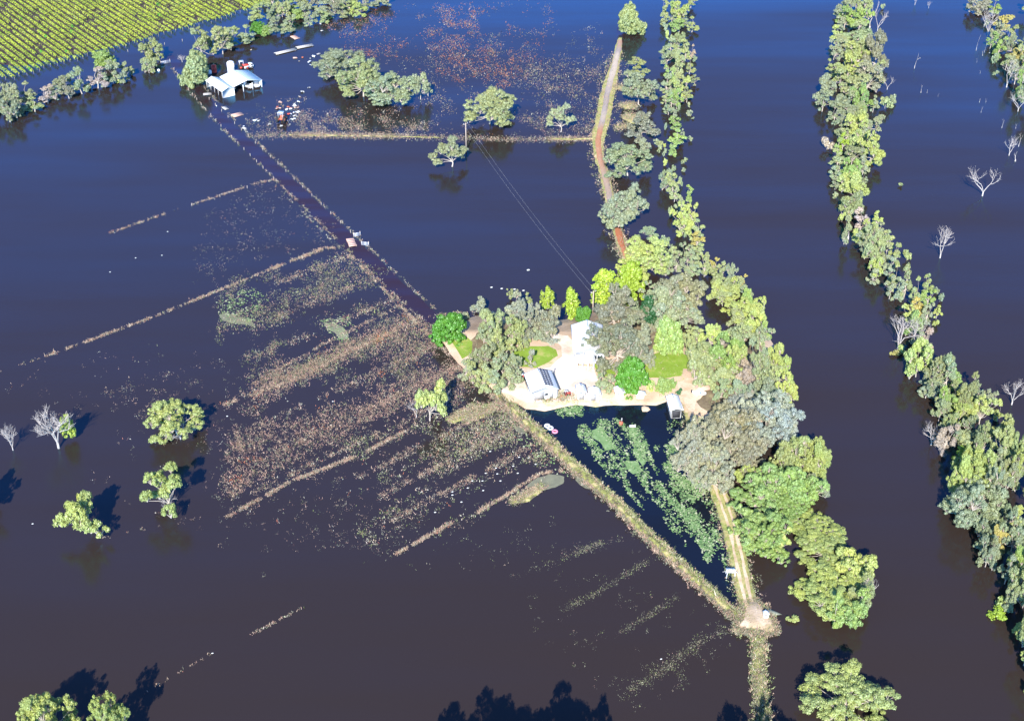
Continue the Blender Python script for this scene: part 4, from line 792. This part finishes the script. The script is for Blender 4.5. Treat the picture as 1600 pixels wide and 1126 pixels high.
o, Wd, Ln, w2, l2, ev, rs = gable('farm_house', 'large white roofed house partly hidden under the dark gums', [(891.7,507),(941,507),(947,551),(897.5,551)], 3.0, 1.5, 0.7, cat='house')
for x in (-.6, -.2, .3, .7): window(o, x*w2, -l2-.1, 1.5, 1.4, 1.2)
for y in (-.6, -.1, .5): window(o, -w2-.08, y*l2, 1.5, 1.4, 1.2, 'x')
door(o, .05*w2, -l2-.1, 1.0, 2.1)
mb = MB(); mb.box((w2*.3, l2*.2, ev+rs+.3), (.8, .8, 1.6)); part(o, 'chimney', mb, 'concrete')
o, Wd, Ln, w2, l2, ev, rs = gable('carport', 'low white verandah roof at the front of the house', [(897.8,553.5),(928,553.5),(930.5,566.5),(900,567.5)], 2.5, 0.25, 0.7, open_front=True, posts=4, cat='carport')
o, Wd, Ln, w2, l2, ev, rs = gable('garden_shed', 'small white shed right of the solar shed', [(899.5,601),(913.3,600),(916,613),(902,614.5)], 2.2, 0.5, 0.7)
door(o, 0, -l2-.1, 1.2, 1.9)
mb = MB(); mb.box((0, l2*.4, ev+rs+.1), (.5, .5, .3)); part(o, 'roof_vent', mb, 'steel')
o, Wd, Ln, w2, l2, ev, rs = gable('storage_shed', 'low white roofed store between the small shed and a grey green tree', [(919,604),(936,605),(939,616),(921,617.5)], 1.9, 0.35, 0.7)
door(o, -.3*w2, -l2-.1, 1.2, 1.7)
o, Wd, Ln, w2, l2, ev, rs = gable('boat_shed', 'white boat shed standing at the edge of the pond', [(1041,618.5),(1060,616.5),(1066.5,640),(1047.5,642)], 2.3, 0.55, 0.2, wall='steel')
mb = MB(); mb.box((0, -l2-.1, .9), (2*w2*.8, .06, 1.9)); d_ = part(o, 'door', mb, 'dark')
o, Wd, Ln, w2, l2, ev, rs = gable('waterfront_shelter', 'small white shelter left of the big vivid tree on the waterfront', [(958,604),(971,603),(977,613),(963,615)], 1.6, 0.3, 0.7)
o, Wd, Ln, w2, l2, ev, rs = gable('waterfront_shelter', 'small white shelter right of the big vivid tree on the waterfront', [(994,611),(1007,610),(1009,616),(992,617.5)], 1.3, 0.25, 0.7)
# flooded machinery shed, far left: two wings
o, Wd, Ln, w2, l2, ev, rs = gable('machinery_shed', 'left wing of the flooded shed with a white gable wall in the water', [(323.7,125.6),(341,120.3),(364.5,137.4),(345.8,144.6)], 2.6, 1.0, 0.0, roof='white', over=0.2, open_side='W')
o, Wd, Ln, w2, l2, ev, rs = gable('machinery_shed', 'wide open fronted right wing of the flooded shed with pale blue roof', [(342,120),(389.4,109.4),(406.3,125),(366,137)], 2.7, 1.3, 0.0, roof='blueroof', over=0.2, open_front=True, posts=4)
bc = o.matrix_world

def at(x, y, z=0): p = G(x, y, z); return (p.x, p.y, z)
# vehicles and tanks round the flooded shed
def silo(label, x, y, r, h, m, cat='tank', nm='water_tank'):
    o = thing(nm, label, cat, at(x, y)); mb = MB(); mb.lathe((0, 0, -.5), [(r, 0), (r, .5), (r*1.02, .55), (r, .6), (r, h*.5+.5), (r*1.02, h*.5+.55), (r, h*.5+.6), (r, h+.5)], 20); part(o, 'body', mb, m)
    mb = MB(); mb.lathe((0, 0, h), [(r*1.04, 0), (r*.7, r*.22), (r*.25, r*.36), (r*.2, r*.4)], 20); part(o, 'lid', mb, m); mb = MB(); mb.lathe((0, 0, h+r*.4), [(r*.2, 0), (r*.2, .15)], 10); part(o, 'hatch', mb, 'steel'); return o
silo('tall white tank behind the flooded shed roof', 361.5, 112, 1.35, 3.6, 'white')
silo('tall red tank between the olive tree and the flooded shed', 335, 113, 0.95, 2.6, 'red')
silo('squat white tank left of the red tank', 328, 115, 0.75, 1.1, 'white')
silo('small white tank at the corner of the diagonal track', 248, 111, 0.5, 0.5, 'white')
def truck(name, label, x, y, rz, body, cab, L=5.0, cat='truck', base=0.0, bed=True):
    o = thing(name, label, cat, at(x, y, base), rz)
    mb = MB(); mb.box((0, 0, .55), (L, 1.7, .3)); part(o, 'chassis', mb, 'steel')
    mb = MB(); mb.box((L*.28, 0, 1.25), (L*.3, 1.75, 1.3)); mb.box((L*.46, 0, .95), (L*.12, 1.6, .7)); b = part(o, 'cab', mb, cab)
    mb = MB(); mb.box((L*.29, 0, 1.55), (L*.31, 1.78, .45)); part(b, 'windscreen', mb, 'glass')
    mb = MB(); mb.box((-L*.2, 0, .85), (L*.56, 1.9, .3)); mb.box((-L*.2, .92, 1.15), (L*.56, .06, .4)); mb.box((-L*.2, -.92, 1.15), (L*.56, .06, .4)); part(o, 'tray', mb, body)
    for sx in (-.3, .32):
        for sy in (-.85, .85):
            mb = MB(); mb.tube([(sx*L, sy-.12, .4), (sx*L, sy+.12, .4)], .42, 12); wl = part(o, 'wheel', mb, 'rubber')
            mb = MB(); mb.tube([(sx*L, sy-.14, .4), (sx*L, sy+.14, .4)], .2, 8); part(wl, 'hub', mb, 'steel')
    return o
def tractor(label, x, y, rz, m, base=0.0, s=1.0, name='tractor', cat='tractor'):
    o = thing(name, label, cat, at(x, y, base), rz); o.scale = (s, s, s)
    mb = MB(); mb.box((.7, 0, 1.05), (1.7, .75, .7)); mb.box((-.4, 0, .9), (.9, .7, .5)); part(o, 'body', mb, m)
    mb = MB()
    for a in (-.9, .15):
        for b in (-.5, .5): mb.box((a, b, 1.8), (.08, .08, 1.3))
    mb.box((-.38, 0, 2.45), (1.4, 1.3, .1)); part(o, 'cab', mb, 'silver')
    mb = MB(); mb.tube([(1.0, .2, 1.3), (1.0, .2, 2.1)], .05, 6); part(o, 'exhaust', mb, 'dark')
    for sx, rr, yy in ((-.6, .75, .75), (1.2, .42, .6)):
        for q in (-1, 1):
            mb = MB(); mb.tube([(sx, q*yy-.16, rr), (sx, q*yy+.16, rr)], rr, 14); wl = part(o, 'wheel', mb, 'rubber'); mb = MB(); mb.tube([(sx, q*yy-.18, rr), (sx, q*yy+.18, rr)], rr*.45, 10); part(wl, 'hub', mb, m)
    return o
truck('flatbed_truck', 'white truck parked under the wide wing of the flooded shed', 386, 137, 2.6, 'white', 'white')
truck('farm_ute', 'pale ute at the right end of the flooded shed', 401, 135, 1.9, 'white', 'silver', 4.2)
tractor('red tractor standing in the flood behind the shed', 380, 108, 0.3, 'red', 0.1, 1.3)
truck('red_trailer', 'white and red tray trailer beside the red tractor', 388, 107, 0.6, 'white', 'white', 3.6, cat='trailer')
tractor('orange red loader among the junk beside the bank', 441, 190, 1.4, 'rust', 0.3, 1.5, 'wheel_loader', 'loader')
tractor('small red mower left of the solar shed', 818, 592, 1.2, 'red', 0.75, .7, 'ride_on_mower', 'mower')
tractor('small red machine in front of the garden shed', 886, 617, 0.2, 'red', 0.75, .55, 'garden_machine', 'machine')
def plank_raft(label, px, z=0.12, m='pinkboard', nb=6, cat='raft', nm='raft'):
    ctr, ang, Wd, Ln = fit(px, z); o = thing(nm, label, cat, (ctr.x, ctr.y, 0), ang)
    mb = MB()
    for i in range(nb): mb.box((0, -Ln/2+Ln*(i+.5)/nb, z+.02*(i % 2)), (Wd*(1-.04*(i % 3)), Ln/nb-.06, .09))
    part(o, 'deck', mb, m); mb = MB()
    for q in (-.4, .4): mb.box((q*Wd, 0, z-.14), (.2, Ln, .16))
    part(o, 'bearer', mb, 'timber'); return o
plank_raft('long pale pontoon, left of two laid end to end', [(430,83),(461,74.5),(462,77.5),(431,86.5)], .3, 'concrete', 4, 'pontoon', 'pontoon')
plank_raft('long pale pontoon, right of two laid end to end', [(463,73.5),(488,68),(489,71),(464,77)], .3, 'concrete', 4, 'pontoon', 'pontoon')
plank_raft('pink board raft drifting below the far tree line', [(453,57),(461,55),(469,59.5),(460,62)])
plank_raft('pinkish plank raft in front of the flooded shed', [(361,179.5),(376,174.5),(380,179),(365,184)])
plank_raft('cream board drifting between the shed and the fence', [(347,168),(352,166),(357,170),(351,172)], m='concrete')
plank_raft('pale timber trough left of the flooded shed', [(317,146),(330,144.5),(330.5,147.5),(317.5,149)], m='concrete', nb=3, nm='trough', cat='trough')
plank_raft('white board floating at the top of the pond', [(983,664),(993,664),(993.5,667),(984,667)], m='white', nb=4, nm='floating_board', cat='board')
plank_raft('pinkish concrete slab across the road at the paddock crossing', [(541,373),(553,371),(557,383),(545,386)], .2, 'pinkboard', 5, 'slab', 'crossing_slab')
def gate(label, a, b, h=1.1):
    A, B_ = G(*a), G(*b); o = thing('field_gate', label, 'gate', (A.x, A.y, 0), math.atan2(B_.y-A.y, B_.x-A.x)); L = (B_-A).length
    mb = MB()
    for z in (.15, .4, .65, .9, h): mb.tube([(0, 0, z), (L, 0, z)], .05, 5)
    for x in (0, L/2, L): mb.tube([(x, 0, .1), (x, 0, h)], .05, 5)
    part(o, 'frame', mb, 'silver')
    for x in (0, L):
        mb = MB(); mb.tube([(x, .1, -.5), (x, .1, h+.3)], .11, 6); part(o, 'post', mb, 'timber')
gate('pale gate right of the crossing slab', (565,383), (576,384)); gate('pale gate above the crossing slab', (553,370), (563,368)); gate('pale gate between the mud strips at the road corner', (252,101), (266,98))
# junk along the old bank near the flooded shed
jr = random.Random(5)
jk = [(441,181,'silver'),(447,183,'white'),(450,178,'red'),(455,172,'white'),(460,166,'white'),(463,170,'pinkboard'),(465,176,'white'),(457,178,'silver'),(452,168,'rust'),(447,172,'white'),(462,182,'steel'),(458,186,'silver'),(440,198,'concrete'),
      (434,170,'pinkboard'),(431,168,'rust'),(438,160,'pinkboard'),(470,152,'timber'),(474,144,'steel'),(482,138,'steel'),(466,160,'silver'),(463,92,'pinkboard'),(472,91,'rust'),(467,96,'concrete'),(486,92,'steel'),(490,89,'white'),(487,101,'silver'),(500,85,'steel'),(483,97,'silver'),
      (395,78,'timber'),(400,190,'silver'),(404,188,'concrete'),(380,197,'white'),(383,202,'concrete'),(420,195,'concrete'),(501,48,'concrete'),(340,167,'white'),(501,38,'concrete'),(342,79,'white')]
names = {'white': 'white', 'red': 'red', 'pinkboard': 'pink', 'silver': 'grey', 'rust': 'rust red', 'concrete': 'cream', 'steel': 'dull grey', 'timber': 'brown'}
for x, y, m_ in jk:
    mb = MB(); n = jr.randint(1, 3)
    for q in range(n): mb.box((jr.uniform(-.6, .6), jr.uniform(-.6, .6), .15+.16*q), (jr.uniform(.4, 1.4), jr.uniform(.2, .7), jr.uniform(.05, .4)), jr.uniform(0, 3), (jr.uniform(-.3, .3), 'X'))
    nn_ = names[m_]; near = 'behind the shed' if y < 110 else 'in the junk by the loader'
    if x < 425 and y > 110: near = 'beside the flooded road'
    o = obj('scrap_pile', mb.mesh('scrap', M[m_])); o.location = at(x, y, 0); tag(o, '%s scrap sheets floating %s' % (nn_, near), 'scrap', 'floating scrap near the flooded shed, %s, %s' % (nn_, near))
# boat, tents, pump platform, rings
def boat(label, x, y, rz, L=3.4, base=.75):
    o = thing('dinghy', label, 'boat', at(x, y, base), rz); mb = MB(); n = 9; V = []
    for i in range(n):
        t = i/(n-1); w_ = .75*math.sin(math.pi*min(1, .25+.75*(1-t)*.95+.03))**.6*(1 if t < .7 else 1-(t-.7)*2.6); w_ = max(.03, w_); X = -L/2+L*t
        V += [(X, -w_, .65+.15*t), (X, -w_*.75, .05+.2*t*t), (X, w_*.75, .05+.2*t*t), (X, w_, .65+.15*t), (X, w_*.85, .6+.15*t), (X, w_*.65, .2+.2*t*t), (X, -w_*.65, .2+.2*t*t), (X, -w_*.85, .6+.15*t)]
    Fs = [(i*8+k, i*8+(k+1) % 8, (i+1)*8+(k+1) % 8, (i+1)*8+k) for i in range(n-1) for k in range(8)] + [tuple(range(8))]
    mb.add(V, Fs); part(o, 'hull', mb, 'white')
    for q in (-.5, .3): mb = MB(); mb.box((q, 0, .5), (.3, 1.1, .05)); part(o, 'seat', mb, 'blue')
    mb = MB(); mb.box((-L/2-.1, 0, .65), (.3, .3, .7)); part(o, 'motor', mb, 'dark')
boat('white dinghy pulled up on the sand right of the boat shed', 1092, 616, -.25, 3.4)
o = thing('camp_tent', 'pink and white tent at the foot of the river point trees', 'tent', at(1098, 606, .7), .3)
mb = MB(); mb.add([(-1.6,-1.2,0),(1.6,-1.2,0),(1.6,1.2,0),(-1.6,1.2,0),(-1.5,0,1.6),(1.5,0,1.6)], [(0,1,5,4),(2,3,4,5),(1,2,5),(3,0,4)]); part(o, 'canvas', mb, 'pinkboard')
mb = MB(); mb.tube([(-1.5,0,0),(-1.5,0,1.7)], .04, 5); mb.tube([(1.5,0,0),(1.5,0,1.7)], .04, 5); part(o, 'pole', mb, 'silver')
ctr, ang, Wd, Ln = fit([(1134.5,886.5),(1149,886.5),(1149.5,894),(1135.5,894.5)], 1.6)
o = thing('pump_platform', 'white pump platform on thin legs at the right edge of the pond', 'platform', (ctr.x, ctr.y, 0), ang)
mb = MB()
for i in range(4): mb.box((-Wd/2+Wd*(i+.5)/4, 0, 1.6+.015*(i % 2)), (Wd/4-.03, Ln, .08))
part(o, 'deck', mb, 'white')
for a in (-1, 1):
    for b in (-1, 1): mb = MB(); mb.tube([(a*Wd*.42, b*Ln*.4, 1.58), (a*Wd*.47, b*Ln*.5, -.5)], .06, 6); part(o, 'leg', mb, 'white')
mb = MB(); mb.tube([(-Wd/2-.8, -.2, 1.3), (-Wd/2+.2, -.2, 1.5)], .04, 5); mb.tube([(Wd/2, -.3, 1.4), (Wd/2+.5, -.3, 1.2)], .06, 5); part(o, 'pipe', mb, 'silver')
mb = MB(); mb.box((0, 0, 1.8), (.5, .35, .3)); part(o, 'pump', mb, 'silver')
o, Wd, Ln, w2, l2, ev, rs = gable('pump_house', 'tiny white pump hut at the track junction', [(1193,953.5),(1199.5,953),(1201,959),(1194.5,960)], 1.0, 0.15, 0.6, over=.05)
A = [G(1200.5,949.5,.6), G(1222,959.5,.15), G(1201.5,961,.5)]
mb = MB(); mb.add([tuple(p) for p in A] + [(p.x, p.y, p.z-.06) for p in A], [(0,1,2), (5,4,3), (0,3,4,1), (1,4,5,2), (2,5,3,0)])
tag(obj('tarpaulin', mb.mesh('tarpaulin', M['canvas'])), 'triangular olive tarpaulin sloping into the water right of the pump hut', 'tarpaulin')
def ring(label, x, y, m, R=.55):
    V = []; a_n, b_n = 16, 8
    for i in range(a_n):
        for j in range(b_n):
            t, s_ = 2*math.pi*i/a_n, 2*math.pi*j/b_n; rr = R+.2*math.cos(s_); V.append((rr*math.cos(t), rr*math.sin(t), .12+.2*math.sin(s_)))
    mb = MB(); mb.add(V, [(i*b_n+j, ((i+1) % a_n)*b_n+j, ((i+1) % a_n)*b_n+(j+1) % b_n, i*b_n+(j+1) % b_n) for i in range(a_n) for j in range(b_n)])
    o = obj('float_ring', mb.mesh('ring', M[m], True)); o.location = at(x, y, .05); tag(o, label, 'float', 'float rings on the pond')
ring('white float ring furthest up the pond edge', 855, 665.5, 'white'); ring('white float ring between the other white one and the pink one', 860, 669, 'white'); ring('pink float ring on the pond edge', 867, 674.5, 'pink')
o = thing('marker_buoy', 'orange box with a grey post at the top of the pond weed', 'buoy', at(970, 663, 0)); mb = MB(); mb.box((0, 0, .4), (.8, .7, .9), .3); part(o, 'body', mb, 'rust'); mb = MB(); mb.tube([(.2, .3, .6), (.2, .3, 1.7)], .14, 6); part(o, 'post', mb, 'steel')
# small pale floats
def floater(x, y, group, label, s=1.0):
    mb = MB(); mb.lathe((0, 0, 0), [(.15, -.1), (.32, 0), (.30, .14), (.16, .24), (.04, .26)], 10, 1.5, .8); o = obj('float', mb.mesh('float', M['floatgrey'], True)); o.scale = (s, s, s); o.rotation_euler.z = .25; o.location = at(x, y, .02); tag(o, label, 'float', group)
for x, y in [(768,449),(784,451),(804,452),(818,454)]: floater(x, y, 'white floats behind the homestead', 'flat white float behind the homestead trees' , .8)
floater(825.5, 422, 'single white float', 'single white float in the open water beyond the homestead', 1.0)
for x, y in [(731,762),(755,766),(707,768),(707,773),(721,784),(738,751),(754,751),(782,751),(759,739),(777,740),(775,731),(680,800),(766,705),(811,714),(826,715),(837,725),(802,728),(809,739),(852,699)]:
    floater(x, y, 'white floats in the lower paddock', 'small white float among the grass west of the levee', .55)
for x, y in [(51,818),(332,1020),(520,627),(517,664),(355,650),(253,399),(172,425),(212,403),(262,362),(1033,1029),(1546,83),(1003,332)]: floater(x, y, 'lone white specks on the flood', 'tiny white float alone on open water', .5)
# fence posts beside the flooded road
mb = MB(); mb.tube([(0, 0, -.4), (0, 0, .95)], .09, 6); mb.lathe((0, 0, .95), [(.09, 0), (.05, .06)], 6); pm = mb.mesh('fence_post', M['timber'])
def posts(pts, step, group, label):
    P = resample(pts, step)
    for p in P[::1]:
        o = obj('fence_post', pm); o.location = (p.x, p.y, 0); o.rotation_euler = (0.05*math.sin(p.x), 0.05*math.cos(p.y*3), p.x); tag(o, label, 'fence post', group)
posts([(272,110),(300,149),(353,207),(432,284)], 5, 'posts on the left of the flooded road', 'weathered fence post on the left side of the flooded road')
posts([(327,156),(377,204),(459,280),(548,364)], 6, 'posts on the right of the flooded road', 'weathered fence post on the right side of the flooded road')
posts([(170,87),(210,80),(250,72),(285,65)], 5, 'posts below the vineyard', 'weathered post in the water below the vineyard')
posts([(300,322),(428,281)], 8, 'posts on the thin paddock fence', 'weathered post on the thin paddock fence')
# power line
def pole(label, x, y, h):
    o = thing('power_pole', label, 'power pole', at(x, y, 0), .6); mb = MB(); mb.tube([(0, 0, -.5), (0, 0, h)], [.2, .14], 8); part(o, 'pole', mb, 'timber')
    mb = MB(); mb.box((0, 0, h-.4), (1.8, .14, .14)); part(o, 'crossarm', mb, 'timber')
    for q in (-.75, .75): mb = MB(); mb.lathe((q, 0, h-.33), [(.07, 0), (.1, .08), (.06, .16), (.09, .22), (.03, .28)], 8); part(o, 'insulator', mb, 'silver')
    return o
p1 = pole('tall power pole standing in the flood below the broad olive gum', 728.5, 237.5, 10.3); p2 = pole('power pole behind the white house', 926, 492, 7.5)
bpy.context.view_layer.update()
for q in (-.75, .75):
    A, B_ = p1.matrix_world @ Vector((q, 0, 9.9)), p2.matrix_world @ Vector((q, 0, 7.1)); pts = []
    for i in range(25):
        t = i/24; p = A.lerp(B_, t); p.z -= 4*1.6*t*(1-t); pts.append(tuple(p))
    mb = MB(); mb.tube(pts, .018, 4); tag(obj('power_line', mb.mesh('power_line', M['steel'])), 'thin %s wire strung between the two power poles' % ('left' if q < 0 else 'right'), 'wire', 'wires between the power poles')
